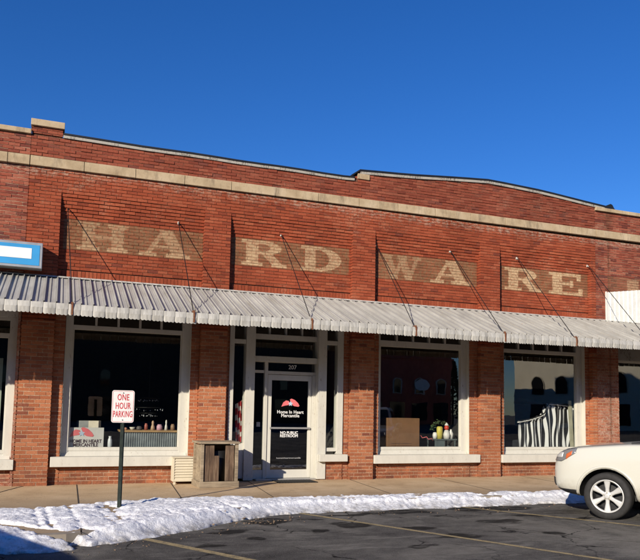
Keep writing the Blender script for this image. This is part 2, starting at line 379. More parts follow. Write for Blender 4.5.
# painted letters, u,v in 0..1
def seg(u, v, x0, y0, x1, y1, w):
    dx, dy = x1-x0, y1-y0; t = max(0, min(1, ((u-x0)*dx+(v-y0)*dy)/(dx*dx+dy*dy))); 
    if v < 0 or v > 1: return False
    xx = x0+dx*((v-y0)/dy) if abs(dy) > 1e-6 else 0
    return abs(u-xx) < w/2 and min(y0, y1) <= v <= max(y0, y1)
def L(ch, u, v):
    if not (0 <= u <= 1 and 0 <= v <= 1): return False
    sb, st = v < .13, v > .88
    if ch == 'H':
        return .09 < u < .33 or .67 < u < .91 or (.42 < v < .57) and .3 < u < .7 or (sb or st) and (u < .42 or u > .58)
    if ch == 'E':
        return .10 < u < .38 or sb and u < .97 or st and u < .93 or (.44 < v < .57 and .3 < u < .68) or (u > .84 and u < .97 and v < .34) or (.80 < u < .93 and v > .68) or (.60 < u < .70 and .34 < v < .68)
    if ch == 'A':
        return seg(u, v, .14, 0, .47, 1, .10) or seg(u, v, .80, 0, .50, 1, .27) or (.30 < v < .42 and .2 < u < .7) or sb and (u < .34 or u > .52)
    if ch == 'W':
        return seg(u, v, .30, 0, .10, 1, .20) or seg(u, v, .30, 0, .52, 1, .10) or seg(u, v, .68, 0, .48, 1, .20) or seg(u, v, .68, 0, .90, 1, .10) or st and (u < .25 or .38 < u < .62 or u > .76)
    if ch == 'D':
        o = ((u-.36)/.62)**2+((v-.5)/.5)**2 < 1 and u > .3; i = ((u-.36)/.33)**2+((v-.5)/.38)**2 < 1
        return .10 < u < .36 or o and not i or (sb or st) and u < .4
    if ch == 'R':
        o = ((u-.45)/.42)**2+((v-.73)/.27)**2 < 1 and u > .4; i = ((u-.45)/.17)**2+((v-.73)/.15)**2 < 1
        return .10 < u < .36 or (o and not i) or (.36 <= u < .45 and (v > .88 or .46 < v < .58)) or seg(u, v, .84, 0, .55, .5, .24) or sb and (u < .46 or u > .66) or st and u < .4
    return False
BANDS = [(.10, 2.84), (3.50, 6.22), (6.90, 9.66), (10.33, 13.10), (13.72, 19.0)]
BZ = (4.624, 5.236)
LET = [('H', .34, 1.32, .75), ('A', 1.54, 2.60, .75), ('R', 3.70, 4.74, .95), ('D', 5.06, 6.06, .9), ('W', 7.10, 8.12, .62), ('A', 8.36, 9.48, .98), ('R', 10.50, 11.62, 1.), ('E', 11.86, 12.98, 1.15)]
def PAINT(x, z):
    g = l = 0.
    for i, (a, b) in enumerate(BANDS):
        if a-.02 < x < b+.02 and BZ[0] < z < BZ[1]: g = .55 if i == 4 else 1.
    for ch, a, b, s in LET:
        if a <= x <= b and L(ch, (x-a)/(b-a), (z-4.648)/.565):
            v_ = (z-4.648)/.565; l = s*(1. if v_ < .15 else (.62 if ch in 'HW' or a < 2 else .82 if s < 1 else 1.)); k_ = math.sin(math.floor(z/CHT)*12.9+math.floor(x/BL)*78.2)*43758.5
            l = min(1., l*(.82+.18*(k_-math.floor(k_))))
    if 14.35 < x < 14.75 and 4.72 < z < 5.2: l = .5
    return g, l
INZ = lambda u0, u1, a, b: a > BZ[0]-.035 and b < BZ[1]+.03
W = 3.4228; PW = .568
def top(x):      # top of the parapet brickwork
    if x < 6.3: return 6.84
    return float(np.interp(x, [6.3, 6.9, 8, 9.98, 11.5, 13.8], [7.03, 7.06, 7.13, 7.29, 7.22, 7.05]))
Y1 = .13

# ============================================================ HARDWARE STORE
store = thing('brick_store', 'red brick one storey shop with faded HARDWARE lettering above a long metal awning', 'shop building', (6.3, 0, 0))
b1, mo1, b2, mo2, b3, mo3 = MB(), MB(), MB(), MB(), MB(), MB()
XL, XR = -.60, 13.27
pil = [(i*W-PW, i*W) for i in range(4)]+[(4*W-PW, XR)]
for i, (a, b) in enumerate(pil):
    if i == 0: a = XL
    bricks(b2, mo2, a, b, 0, 3.16, 0, depth=Y1+.01)
    bricks(b1, mo1, a, b, 3.16, 5.712, 0, depth=Y1+.01)
signs = []
for i in range(4):
    x0, x1 = i*W, (i+1)*W-PW
    bricks(b1, mo1, x0, x1, 4.216, 4.624, Y1)
    pb, pm = MB(), MB(); bricks(pb, pm, x0, x1, 4.624, 5.236, Y1, zone=INZ)
    # mortar bed carries the paint too
    pm2 = MB(); nx = int((x1-x0)/.03); nz = 21
    vs = [(x0+(x1-x0)*q/nx, Y1+.009, 4.624+.612*r/nz) for r in range(nz+1) for q in range(nx+1)]; cs = [(.5,)+PAINT(p[0], p[2]) for p in vs]
    pm2.add(vs, [(r*(nx+1)+q, r*(nx+1)+q+1, (r+1)*(nx+1)+q+1, (r+1)*(nx+1)+q) for r in range(nz) for q in range(nx)], cs)
    n0 = len(pb.f); pb.add(pm2.v, pm2.f, pm2.c, 1)
    signs.append((pb, ['HA', 'RD', 'WA', 'RE'][i]))
    for k in range(7):       # corbelled head of the panel
        bricks(b1, mo1, x0, x1, (77+k)*CHT, (78+k)*CHT, Y1-.018*k-.006, depth=.06, wild=1.5)
    # soldier course above the awning
    x = x0
    while x < x1-.03:
        b1.box(x+.005, min(x+.0735, x1)-.003, Y1-.012+random.uniform(-.002, .002), Y1+.02, 3.99, 4.195, (random.random(), 0, 0), back=False); x += .0735
    mo1.box(x0, x1, Y1+.004, Y1+.03, 3.7, 4.2, (.5, 0, 0))
    bricks(b1, None, x0, x1, 3.75, 3.99, Y1)
OPEN = {0: (.20, 2.68), 1: (3.50, 6.13), 2: (7.02, 9.46), 3: (10.46, 12.99)}
for i, (a, b) in OPEN.items():
    x0, x1 = i*W, (i+1)*W-PW
    bricks(b2, mo2, x0, a, 0, 3.72, Y1, depth=.12); bricks(b2, mo2, b, x1, 0, 3.72, Y1, depth=.12)
    if i != 1: bricks(b2, mo2, a, b, 0, .36, Y1-.02, depth=.1)
bricks(b2, mo2, 5.60, 6.13, 0, .40, Y1-.02, depth=.1)
bricks(b1, mo1, XL, XR, 5.712, 6.19, 0, depth=.02, wild=1.4)
bricks(b3, mo3, XL, XR, 6.40, 7.4, 0, depth=.03, top=top, wild=3.)
bricks(b3, mo3, XL, -.03, 6.84, 6.99, 0, depth=.25, wild=2.)
wall = MB()
for mb_, mi in ((b1, 0), (mo1, 1), (b2, 2), (mo2, 3), (b3, 4), (mo3, 5)): wall.add(mb_.v, mb_.f, list(mb_.c), mi)
# wall core behind the bricks and openings
for (a, b, z0, z1) in [(XL, .2, 0, 3.8), (2.69, 3.5, 0, 3.8), (6.13, 7.02, 0, 3.8), (9.47, 10.46, 0, 3.8), (13.0, XR, 0, 3.8), (XL, XR, 3.8, 6.82), (.2, 2.69, 0, .34), (7.02, 9.47, 0, .34), (10.46, 13.0, 0, .34), (5.6, 6.13, 0, .38)]:
    wall.box(a, b, Y1+.03, .38, z0, z1, (.5, 0, 0), 3)
wall.build('brick_wall', [BR, MO, BRL, MOL, BRP, MO], store, attr=True)
for pb, t in signs:
    o = pb.build('painted_lettering', [BR, MO], store, attr=True); o['label'] = 'worn cream capitals %s on a faded tan painted band' % t
# stone band in blocks
def zb(x): return 6.178+(x+1.1)*.0045
def stone_band(x0, x1, parent):
    m = MB(); x = x0
    while x < x1-.02:
        e = min(x+1.0, x1); j = random.uniform(-.002, .002)
        m.add([(x+.005, -.055+j, zb(x)), (e-.005, -.055+j, zb(e)), (e-.005, .03, zb(e)), (x+.005, .03, zb(x)), (x+.005, -.055+j, zb(x)+.19), (e-.005, -.055+j, zb(e)+.19), (e-.005, .03, zb(e)+.215), (x+.005, .03, zb(x)+.215)],
              [(0, 1, 5, 4), (1, 2, 6, 5), (3, 0, 4, 7), (4, 5, 6, 7), (3, 2, 1, 0)]); x = e
    return m.build('stone_band', STONE, parent, bevel=.006)
stone_band(XL, XR, store)
m = MB(); m.box(XL-.02, .0, -.05, .36, 6.985, 7.115); m.build('coping_stone', STONE, store, bevel=.008)
m = MB(); m.box(6.36, 6.66, -.035, .3, 6.87, 6.995); m.build('coping_stone', STONE, store, bevel=.006)
# pale metal fascia with black roofing folded over its top
def strip(m, pts, dz0, dz1, y0, y1, mi=0):
    for (xa, za), (xb, zb_) in zip(pts[:-1], pts[1:]):
        m.add([(xa, y0, za+dz0), (xb, y0, zb_+dz0), (xb, y1, zb_+dz0), (xa, y1, za+dz0), (xa, y0, za+dz1), (xb, y0, zb_+dz1), (xb, y1, zb_+dz1), (xa, y1, za+dz1)],
              [(0, 1, 5, 4), (3, 0, 4, 7), (4, 5, 6, 7), (3, 2, 1, 0), (2, 3, 7, 6), (1, 2, 6, 5)], None, mi)
FAS = m_paint('weathered_fascia', (.40, .37, .31), (.12, .10, .08), .5)
m = MB(); A_ = [(-.02, 6.85)]+[(x, 6.84+.006*math.sin(x*3)) for x in np.arange(.5, 6.2, .5)]+[(6.28, 6.85)]
strip(m, A_, -.035, .025, -.03, .3)
B_ = [(6.42, 7.03), (6.9, 7.06)]+[(x, top(x)+.004*math.sin(x*2.3)) for x in np.arange(7.4, 13.2, .5)]+[(13.6, 7.06)]
strip(m, B_, -.04, .025, -.03, .3); m.build('fascia_trim', FAS, store)
m = MB(); strip(m, A_, .026, .06, -.045, 1.2); strip(m, B_, .026, .065, -.045, 1.2)
m.add([(6.2, -.045, 6.90), (6.42, -.045, 7.06), (6.42, 1.2, 7.06), (6.2, 1.2, 6.90), (6.2, -.045, 6.94), (6.42, -.045, 7.10), (6.42, 1.2, 7.10), (6.2, 1.2, 6.94)], [(0, 1, 5, 4), (3, 0, 4, 7), (4, 5, 6, 7), (3, 2, 1, 0)])
m.prism([(13.50, 7.09), (13.64, 7.13), (13.84, 7.22), (13.90, 7.20), (13.97, 7.10), (14.05, 7.06), (13.55, 7.05)], .02, .5)
m.build('roofing_edge', BLACK, store)
m = MB(); m.box(XL, XR, .38, 14, 6.45, 6.6); m.box(XL, XR, 13.8, 14, 0, 6.9); m.box(XL, XL+.2, .38, 14, 0, 6.7); m.box(XR-.2, XR, .38, 14, 0, 6.7); m.build('roof', BLACK, store)
# shop interior, its dimness put into near-black colours
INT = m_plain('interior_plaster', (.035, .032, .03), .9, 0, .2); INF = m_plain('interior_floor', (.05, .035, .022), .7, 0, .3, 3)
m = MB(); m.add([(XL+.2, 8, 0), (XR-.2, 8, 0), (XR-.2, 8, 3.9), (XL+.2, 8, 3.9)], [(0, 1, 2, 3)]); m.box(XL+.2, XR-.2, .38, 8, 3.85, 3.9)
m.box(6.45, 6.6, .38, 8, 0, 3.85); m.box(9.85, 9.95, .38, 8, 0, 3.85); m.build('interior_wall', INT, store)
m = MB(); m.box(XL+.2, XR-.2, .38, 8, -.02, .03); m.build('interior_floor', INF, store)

def shop_window(parent, a, b, z0, z1, yg, lw_, rw_, mull=5, sill=(None, None), zt=3.75, bar=.09, mat=None, pane_z0=None):
    mat = mat or WHITE
    m = MB(); y0, y1 = yg-.05, yg+.06
    m.box(a, a+lw_, y0, y1, z0, zt); m.box(b-rw_, b, y0, y1, z0, zt)
    m.box(a+lw_, b-rw_, y0+.004, y1, z1, z1+bar); m.box(a+lw_, b-rw_, y0+.006, y1, zt-.06, zt)
    m.box(a+lw_, b-rw_, y0+.008, y1, z0+.10, z0+.17)
    m.add([(a+.02, y0-.03, z0), (b-.02, y0-.03, z0), (b-.02, y0+.02, z0+.10), (a+.02, y0+.02, z0+.10), (a+.02, y1, z0), (b-.02, y1, z0), (b-.02, y1, z0+.10), (a+.02, y1, z0+.10)],
          [(0, 1, 2, 3), (3, 2, 6, 7), (4, 0, 3, 7), (1, 5, 6, 2)])
    for k in range(1, mull):
        x = a+lw_+(b-rw_-a-lw_)*k/mull; m.box(x-.022, x+.022, y0+.01, y1-.01, z1+bar, zt-.06)
    m.box(a+lw_, a+lw_+.025, yg-.02, yg+.03, z0+.17, z1); m.box(b-rw_-.025, b-rw_, yg-.02, yg+.03, z0+.17, z1)
    if yg > .25: m.box(b-.012, b-.002, .14, y0, z0, zt); m.box(a+.002, a+.010, .14, y0, z0, zt)
    f = m.build('window', mat, parent, bevel=.004)
    g = MB(); g.add([(a+lw_, yg, z0+.14), (b-rw_, yg, z0+.14), (b-rw_, yg, z1+.02), (a+lw_, yg, z1+.02)], [(0, 1, 2, 3)]); g.build('pane', GLASS, f)
    g = MB(); g.add([(a+lw_, yg+.01, z1+.04), (b-rw_, yg+.01, z1+.04), (b-rw_, yg+.01, zt-.03), (a+lw_, yg+.01, zt-.03)], [(0, 1, 2, 3)]); g.build('transom_pane', GLASS, f)
    if sill[0] is not None:
        s = MB(); s.box(sill[0], sill[1], -.045, yg-.035, z0-.19, z0); s.build('sill', WHITE, f, bevel=.008)
    return f
shop_window(store, .202, 2.688, .545, 3.05, .30, .145, .18, 5, (.035, 2.72))
shop_window(store, 7.022, 9.468, .54, 3.05, .30, .10, .17, 5, (6.86, 9.66), bar=.14)
shop_window(store, 10.462, 12.998, .53, 3.07, .30, .09, .19, 5, (10.29, 13.09))

# entrance
m = MB(); YS = .16
m.box(3.50, 3.60, .10, .30, .05, 3.75); m.box(3.86, 4.06, .08, .33, .02, 3.75); m.box(3.60, 3.86, .13, .20, .06, .80)
m.box(3.60, 3.86, .11, .24, 2.93, 3.02); m.box(3.60, 3.86, .12, .22, 3.69, 3.75)
m.box(5.52, 5.72, .08, .36, .02, 3.75); m.box(5.99, 6.13, .10, .30, .56, 3.75); m.box(5.72, 5.99, .12, .24, .62, .70); m.box(5.72, 5.99, .11, .24, 3.0, 3.09); m.box(5.72, 5.99, .12, .24, 3.69, 3.75)
m.box(4.06, 5.52, .20, .36, 3.06, 3.17); m.box(4.06, 5.52, .14, .38, 2.56, 2.68); m.box(4.06, 5.52, .20, .36, 3.69, 3.75)
for x in (4.42, 4.80, 5.18): m.box(x-.02, x+.02, .24, .34, 3.17, 3.69)
m.box(4.33, 4.405, .25, .36, .02, 2.56); m.box(4.06, 4.33, .27, .34, 2.32, 2.38); m.box(4.06, 4.33, .27, .34, .02, .22); m.box(4.405, 5.52, .26, .36, 2.30, 2.37)
m.box(5.44, 5.52, .25, .36, .02, 2.30); m.box(4.06, 4.10, .27, .34, .22, 2.32)
fr = m.build('entrance_frame', WHITE, store, bevel=.005)
m = MB()
for (x0, x1, y, z0, z1) in [(3.60, 3.86, .19, .80, 2.95), (3.60, 3.86, .19, 3.0, 3.7), (5.72, 5.99, .19, .68, 3.02), (5.72, 5.99, .19, 3.07, 3.7), (4.06, 5.52, .28, 2.68, 3.07), (4.06, 5.52, .29, 3.16, 3.7), (4.06, 4.34, .305, .2, 2.33), (4.06, 4.34, .305, 2.37, 2.57), (4.40, 5.52, .305, 2.36, 2.57)]:
    m.add([(x0, y, z0), (x1, y, z0), (x1, y, z1), (x0, y, z1)], [(0, 1, 2, 3)])
m.build('side_panes', GLASS, fr)
m = MB(); m.box(5.54, 6.21, -.03, .125, .405, .56); m.build('sill', WHITE, fr, bevel=.008)
m = MB(); m.box(4.15, 5.52, .12, .42, 0, .035); m.build('threshold', ALU, fr, bevel=.004)
m = MB(); m.box(4.18, 4.26, .285, .30, 1.15, 1.25); m.build('notice_plate', m_plain('plate_grey', (.32, .32, .33), .5), fr)
LETW = m_plain('vinyl_white', (.80, .80, .78), .5, 0, .05); LETR = m_plain('vinyl_red', (.55, .035, .045), .5, 0, .1); LETP = m_plain('vinyl_pink', (.72, .16, .17), .5, 0, .1); LETB = m_plain('vinyl_pale_blue', (.45, .55, .68), .5, 0, .08)
text_mesh('street_number', '207', .13, LETW, (4.98, .297, 2.465), fr)
DOORW = m_paint('door_aluminium', (.66, .64, .56), (.35, .32, .27), .66, .45)
m = MB(); dy0, dy1 = .275, .325
m.box(4.415, 4.505, dy0, dy1, .04, 2.29); m.box(5.36, 5.435, dy0, dy1, .04, 2.29); m.box(4.505, 5.36, dy0+.003, dy1, 2.17, 2.29); m.box(4.505, 5.36, dy0+.003, dy1, .04, .22)
door = m.build('door', DOORW, store, bevel=.004)
m = MB(); m.add([(4.505, .30, .22), (5.36, .30, .22), (5.36, .30, 2.17), (4.505, .30, 2.17)], [(0, 1, 2, 3)]); m.build('pane', GLASS, door)
m = MB(); m.box(4.47, 5.40, .225, .26, 1.105, 1.145); m.box(4.47, 4.50, .26, .28, 1.105, 1.145); m.box(5.37, 5.40, .26, .28, 1.105, 1.145); m.build('push_bar', ALU, door, bevel=.003)
def logo(cx, y, z, s, parent, name):
    m = MB()
    a = [(-.5, -.16), (-.40, .06), (-.25, .17), (-.10, .14), (-.03, .02), (-.12, -.07), (-.30, -.10)]
    b = [(.04, .03), (-.04, .22), (.05, .27), (.24, .20), (.42, .04), (.5, -.10), (.44, -.15), (.2, -.12), (.12, -.07)]
    m.prism([(cx+p*s, z+q*s) for p, q in a], y-.004, y, 0); m.prism([(cx+p*s, z+q*s) for p, q in b], y-.004, y, 0)
    star = []
    for k in range(10):
        r = (.14 if k % 2 == 0 else .07)*s; t = R(90+36*k); star.append((cx+r*math.cos(t), z-.0*s+r*math.sin(t)))
    m.prism(star, y-.007, y-.003, 1)
    return m.build(name, [LETP, LETB], parent)
logo(4.95, .296, 1.66, .42, door, 'door_emblem')
text_mesh('door_lettering', 'Home In Heart\nMercantile', .095, LETW, (4.95, .294, 1.435), door, 1.0, 1.05, bold=.0012, space=1.05)
text_mesh('door_lettering', 'NO PUBLIC\nRESTROOM', .085, LETW, (4.93, .294, .985), door, .95, 1.0, bold=.002)
text_mesh('door_lettering', 'homeinheartmercantile', .06, m_plain('vinyl_grey', (.42, .42, .42), .5), (4.93, .294, .47), door, 1.0, .8)

# ============================================================ NEIGHBOURS
def neighbour(name, label, x0, x1, xw0, xw1, topz, pale):
    t = thing(name, label, 'shop building', ((x0+x1)/2, 0, 0))
    b, mo = MB(), MB(); lb, lm = MB(), MB()
    bricks(b, mo, x0, x1, 5.236, 6.19, .012, depth=.02, wild=2); bricks(b, mo, x0, x1, 6.40, topz, .012, depth=.03, wild=2.5)
    bricks(b, mo, x0, x1, 3.75, 4.624, .012, depth=.03)
    if pale:
        pb, pm = MB(), MB(); bricks(pb, pm, x0, x1, 4.624, 5.236, .012, depth=.03, zone=INZ)
        pb.add(pm.v, pm.f, [(.5, .5, 0)]*len(pm.v), 1); o = pb.build('painted_lettering', [BRN, MOL], t, attr=True); o['label'] = 'pale tan painted band with ghost of a cream letter'
    else: bricks(b, mo, x0, x1, 4.624, 5.236, .012, depth=.03)
    for (a, c) in ((x0, xw0), (xw1, x1)):
        if c-a > .05: bricks(lb, lm, a, c, 0, 3.75, .012, depth=.14)
    bricks(lb, lm, xw0, xw1, 0, .32, .10, depth=.05)
    wl = MB()
    for q, mi in ((b, 0), (mo, 1), (lb, 2), (lm, 3)): wl.add(q.v, q.f, list(q.c), mi)
    for (a, c, z0, z1) in [(x0, xw0, 0, 3.75), (xw1, x1, 0, 3.75), (x0, x1, 3.75, topz-.02), (xw0, xw1, 0, .3)]: 
        if c-a > .02: wl.box(a, c, Y1+.03, .38, z0, z1, (.5, 0, 0), 3)
    wl.build('brick_wall', [BRN, MOL, BRL2, MOL], t, attr=True)
    stone_band(x0, x1, t)
    m = MB(); x = x0
    while x < x1-.01:
        e = min(x+1.1, x1); m.box(x+.004, e-.004, -.045, .36, topz-.025, topz+.07); x = e
    m.build('coping_stone', STONE, t, bevel=.008)
    m = MB(); m.box(x0, x1, .38, 14, 6.3, 6.45); m.box(x0, x1, 13.8, 14, 0, 6.9); m.box(x0, x0+.2, .38, 14, 0, 6.6); m.box(x1-.2, x1, .38, 14, 0, 6.6); m.build('roof', BLACK, t)
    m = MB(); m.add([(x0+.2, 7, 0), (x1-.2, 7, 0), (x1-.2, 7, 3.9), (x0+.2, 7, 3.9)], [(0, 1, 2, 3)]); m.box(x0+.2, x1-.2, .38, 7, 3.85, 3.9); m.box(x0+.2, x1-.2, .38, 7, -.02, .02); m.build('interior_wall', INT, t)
    return t
BRN = m_brick('brick_neighbour', [(0, (.15, .04, .028)), (.2, (.24, .06, .036)), (.6, (.29, .078, .045)), (.85, (.34, .11, .066)), (1., (.14, .045, .035))])
nl = neighbour('brick_shop', 'neighbouring red brick shop left of the stepped pier with the blue sign', -9.0, XL-.004, -4.6, -.66, 6.83, False)
shop_window(nl, -4.6, -.66, .50, 2.80, .19, .15, .14, 3, (-4.7, -.605), zt=3.2, mat=WHITE)
m = MB(); m.box(-4.6, -.66, .14, .25, 3.2, 3.75); m.build('window_header', WHITEG, nl, bevel=.004)
CURT = m_plain('curtain_cloth', (.34, .38, .32), .9, 0, .1, 2); m = MB()
vs = []; n = 90
for i in range(n+1):
    x = -4.4+3.5*i/n; yy = .36+.018*math.sin(i*1.1)+.01*math.sin(i*.37); vs += [(x, yy, .62), (x, yy, 2.42)]
m.add(vs, [(2*i, 2*i+2, 2*i+3, 2*i+1) for i in range(n)]); tag(m.build('curtain', CURT, smooth=True), 'pale grey green curtain hanging inside the far left shop window', 'curtain')
nr = neighbour('brick_shop', 'darker brick shop at the right end with a white sheet metal panel', XR+.004, 22, 14.0, 19, 6.99, True)
shop_window(nr, 14.0, 19, .50, 2.94, .19, .08, .15, 1, (13.83, 19.1), zt=3.0, bar=.05)
m = MB(); m.box(13.95, 19, .09, .25, 3.0, 3.75); m.build('window_header', m_paint('grey_header', (.30, .29, .26), (.12, .1, .08), .5), nr, bevel=.004)
# white ribbed sheet on the right shop
m = MB(); x = 13.6; 
while x < 20:
    zt0 = 4.78+(x-13.6)*.13; zt1 = 4.78+(x+.15-13.6)*.13
    m.add([(x, -.02, 4.0), (x+.12, -.02, 4.0), (x+.135, -.04, 4.0), (x+.15, -.02, 4.0), (x, -.02, zt0), (x+.12, -.02, zt1), (x+.135, -.04, zt1), (x+.15, -.02, zt1)], [(0, 1, 5, 4), (1, 2, 6, 5), (2, 3, 7, 6)]); x += .15
m.box(13.585, 13.60, -.045, .005, 3.98, 4.80)
m.build('metal_panel', m_plain('white_sheet', (.74, .73, .66), .5, 0, .08), nr)
STAIN = None

# ============================================================ AWNING
D, ZW, ZE, ZF = 1.877, 4.0, 3.245, 3.06
aw = thing('metal_awning', 'long grey ribbed metal awning with a scalloped white edge hung over the shop windows', 'awning', (5, 0, 3.9))
AX0, AX1, PITCHX = -9.0, 21.0, .2
def awn_pt(x, s, h):      # s 0 at wall, 1 at the outer edge; h above the pan
    dz = ZE-ZW; ln = math.hypot(D, dz); ny, nz = dz/ln, D/ln
    sag = -.012*math.sin(x*.9)*s
    return (x, -.02-(D-.02)*s+ny*h, ZW+dz*s+nz*h+sag)
m = MB(); n = int(round((AX1-AX0)/PITCHX)); prof = [(0, .0), (.004, .040), (.018, .040), (.024, .004), (.085, 0), (.091, .016), (.103, .016), (.113, 0), (.1725, 0), (.1745, .006), (.196, .004)]
for i in range(n):
    x = AX0+i*PITCHX; jit = random.uniform(-.003, .003); vs = []
    for s in (0, .5, 1):
        for (dx, h) in prof+[(.2, 0)]: vs.append(awn_pt(x+dx, s, h+jit))
    k = len(prof)+1; m.add(vs, [(r*k+q, r*k+q+1, (r+1)*k+q+1, (r+1)*k+q) for r in range(2) for q in range(k-1)])
m.build('roof_sheet', AWN, aw)
m = MB(); m.add([(AX0, -.03, ZW-.03), (AX1, -.03, ZW-.03), (AX1, -D+.02, ZE-.035), (AX0, -D+.02, ZE-.035)], [(0, 1, 2, 3)]); m.build('underside', m_plain('awning_underside', (.07, .06, .05), .8), aw)  # dark sheet added below the ribs to deepen the shade under the awning
m = MB()
for i in range(n):           # one downturned pan end per bay, with a wavy foot
    x = AX0+i*PITCHX; j = random.uniform(-.006, .006); zt = ZE-.012*math.sin(x*.9)+.012; zf = ZF+random.uniform(-.006, .006)-.012*math.sin(x*.9)
    xs = np.linspace(x+.006, x+PITCHX-.001, 13); vs = []; tilt = random.uniform(-.006, .006)
    for q, xx in enumerate(xs):
        t = (q/12.); bow = -.010*math.sin(math.pi*t)**.5; foot = zf+.012-.014*abs(math.sin(math.pi*3*t))**.7+(.012 if q in (0, 12) else 0)
        vs += [(xx, -D+.004+bow*.3, zt), (xx, -D+j+bow-.012, (zt+foot)/2), (xx, -D+j+bow+tilt, foot)]
    m.add(vs, [(3*q+r, 3*q+3+r, 3*q+4+r, 3*q+1+r) for q in range(12) for r in range(2)])
o = m.build('valance', VAL, aw, smooth=False); md = o.modifiers.new('solid', 'SOLIDIFY'); md.thickness = .004; md.offset = 1
m = MB(); m.tube([(AX0, -D+.05, ZE-.03), (AX1, -D+.05, ZE-.03)], .018, 8); m.box(AX0, AX1, -.03, -.002, ZW-.06, ZW+.02)
m.tube([(AX0, -D*.5, (ZE+ZW)/2-.03), (AX1, -D*.5, (ZE+ZW)/2-.03)], .015, 6)
m.build('edge_pipe', DARKM, aw)
m = MB(); x = AX0      # light flashing strip where the sheets meet the brick
while x < AX1-.01:
    e = min(x+3., AX1); m.add([(x, -.045, ZW+.01+.004), (e-.01, -.045, ZW+.014), (e-.01, -.006, ZW+.05), (x, -.006, ZW+.05)], [(0, 1, 2, 3)]); x = e
m.build('wall_flashing', VAL, aw)
RODS = [(.13, .26, 5.42), (2.31, 2.34, 5.38), (4.57, 4.62, 5.37), (6.87, 6.88, 5.38), (8.87, 9.05, 5.43), (10.81, 10.96, 5.44), (13.05, 13.2, 5.45)]
for (xa, xb, z) in RODS:
    ya = Y1-.018*min(6, int((z-5.236)/.068))-.006
    if xa > 13.1: ya = 0
    m = MB(); m.tube([(xa, ya-.06, z), (xb, -D+.06, ZE+.03)], .0085, 6)
    rod = m.build('tie_rod', DARKM, aw)
    m = MB(); m.tube([(xa, ya+.02, z+.02), (xa, ya-.045, z+.005), (xa, ya-.062, z-.03)], .008, 6); m.box(xa-.012, xa+.012, ya-.014, ya+.01, z-.02, z+.035); m.build('wall_bracket', RUST if xa < .5 else WHITEG, rod)
    m = MB(); m.box(xb-.018, xb+.018, -D-.012, -D+.09, ZE+.0, ZE+.045); m.box(xb-.012, xb+.02, -D-.028, -D-.012, ZF+.01, ZE+.02); m.build('edge_clip', RUST, rod)

# ============================================================ LIGHT BOX SIGN
BLUE = m_plain('sign_blue', (.05, .30, .60), .3, 0, .12, 1.5, 0)
t = thing('light_box_sign', 'long blue and white box sign in a silver frame mounted above the awning', 'sign', (-1.4, -.1, 4.7))
sx0, sx1, sz0, sz1, sy = -2.6, -.285, 4.11, 4.60, -.30
m = MB(); m.box(sx0, sx1, sy, -.02, sz0, sz1); m.build('cabinet', m_plain('sign_frame', (.45, .46, .46), .4, .5), t, bevel=.01)
m = MB(); m.box(sx0+.05, sx1-.05, sy-.006, sy+.01, sz0+.05, sz1-.05); m.build('sign_face', BLUE, t)
m = MB(); m.box(sx0+.2, sx1-.19, sy-.011, sy, sz0+.17, sz1-.12); m.build('white_stripe', LETW, t)
for xx in (sx1-.20, sx0+.2): m = MB(); m.box(xx, xx+.03, -.02, .03, 4.5, 4.55); m.build('mounting_bracket', DARKM, t)

# ============================================================ GROUND
m = MB(); m.add([(-700, -700, -.16), (700, -700, -.16), (700, 700, -.16), (-700, 700, -.16)], [(0, 1, 2, 3)]); struct(m.build('ground', m_plain('far_ground', (.09, .08, .06), .95, 0, .3, .2)))
m = MB(); m.add([(-60, -60, -.13), (120, -60, -.13), (120, -2.5, -.13), (-60, -2.5, -.13)], [(0, 1, 2, 3)]); struct(m.build('road', ASPH))
EDGE = [(-60, -5.9), (-3, -5.9), (-.43, -5.84), (.29, -5.78), (.99, -5.38), (1.98, -4.74), (2.6, -4.25), (3.27, -3.86), (3.9, -3.66), (4.72, -3.62), (6.58, -3.66), (8.74, -3.66), (14, -3.66), (120, -3.66)]
ex = np.array([e[0] for e in EDGE]); ey = np.array([e[1] for e in EDGE])
edge_y = lambda x: np.interp(x, ex, ey)
KI = .34      # the kerb lies a hand's breadth inside the snow's foot
m = MB(); xs = sorted(set(list(np.arange(-4, 14.01, .25))+[-60, -30, 30, 120]))
for a, b in zip(xs[:-1], xs[1:]):
    m.add([(a, edge_y(a)+KI+.15, 0), (b, edge_y(b)+KI+.15, 0), (b, .14, 0), (a, .14, 0)], [(0, 1, 2, 3)])
m.add([(3.4, .14, 0), (5.7, .14, 0), (5.7, .5, 0), (3.4, .5, 0)], [(0, 1, 2, 3)])
struct(m.build('sidewalk', WALK))
m = MB()
for a, b in zip(xs[:-1], xs[1:]):
    ya, yb = edge_y(a)+KI, edge_y(b)+KI
    m.add([(a, ya, -.14), (b, yb, -.14), (b, yb+.15, -.14), (a, ya+.15, -.14), (a, ya+.015, .004), (b, yb+.015, .004), (b, yb+.15, .004), (a, ya+.15, .004)], [(0, 1, 5, 4), (4, 5, 6, 7), (2, 3, 7, 6)])
struct(m.build('kerb', m_plain('kerb_concrete', (.26, .22, .17), .85, 0, .25, 5, .4)))
JM = m_plain('joint_dirt', (.035, .026, .018), .95)
m = MB()
for x, sk in [(-5.5, 0), (-2.6, .1), (.42, .12), (2.05, .3), (3.62, .35), (5.9, .4), (8.2, .3), (10.6, .3), (13, .3)]:
    m.add([(x-.009-sk*.0, -5.5 if x < 1 else -3.4, .004), (x+.009, -5.5 if x < 1 else -3.4, .004), (x+.009+sk, .09, .004), (x-.009+sk, .09, .004)], [(0, 1, 2, 3)])
for i in range(46):   # crack wandering by the left pier
    pass
pts = [(-.42, .0)]; 
for i in range(16): pts.append((pts[-1][0]-.02+random.uniform(-.09, .04), pts[-1][1]-.19))
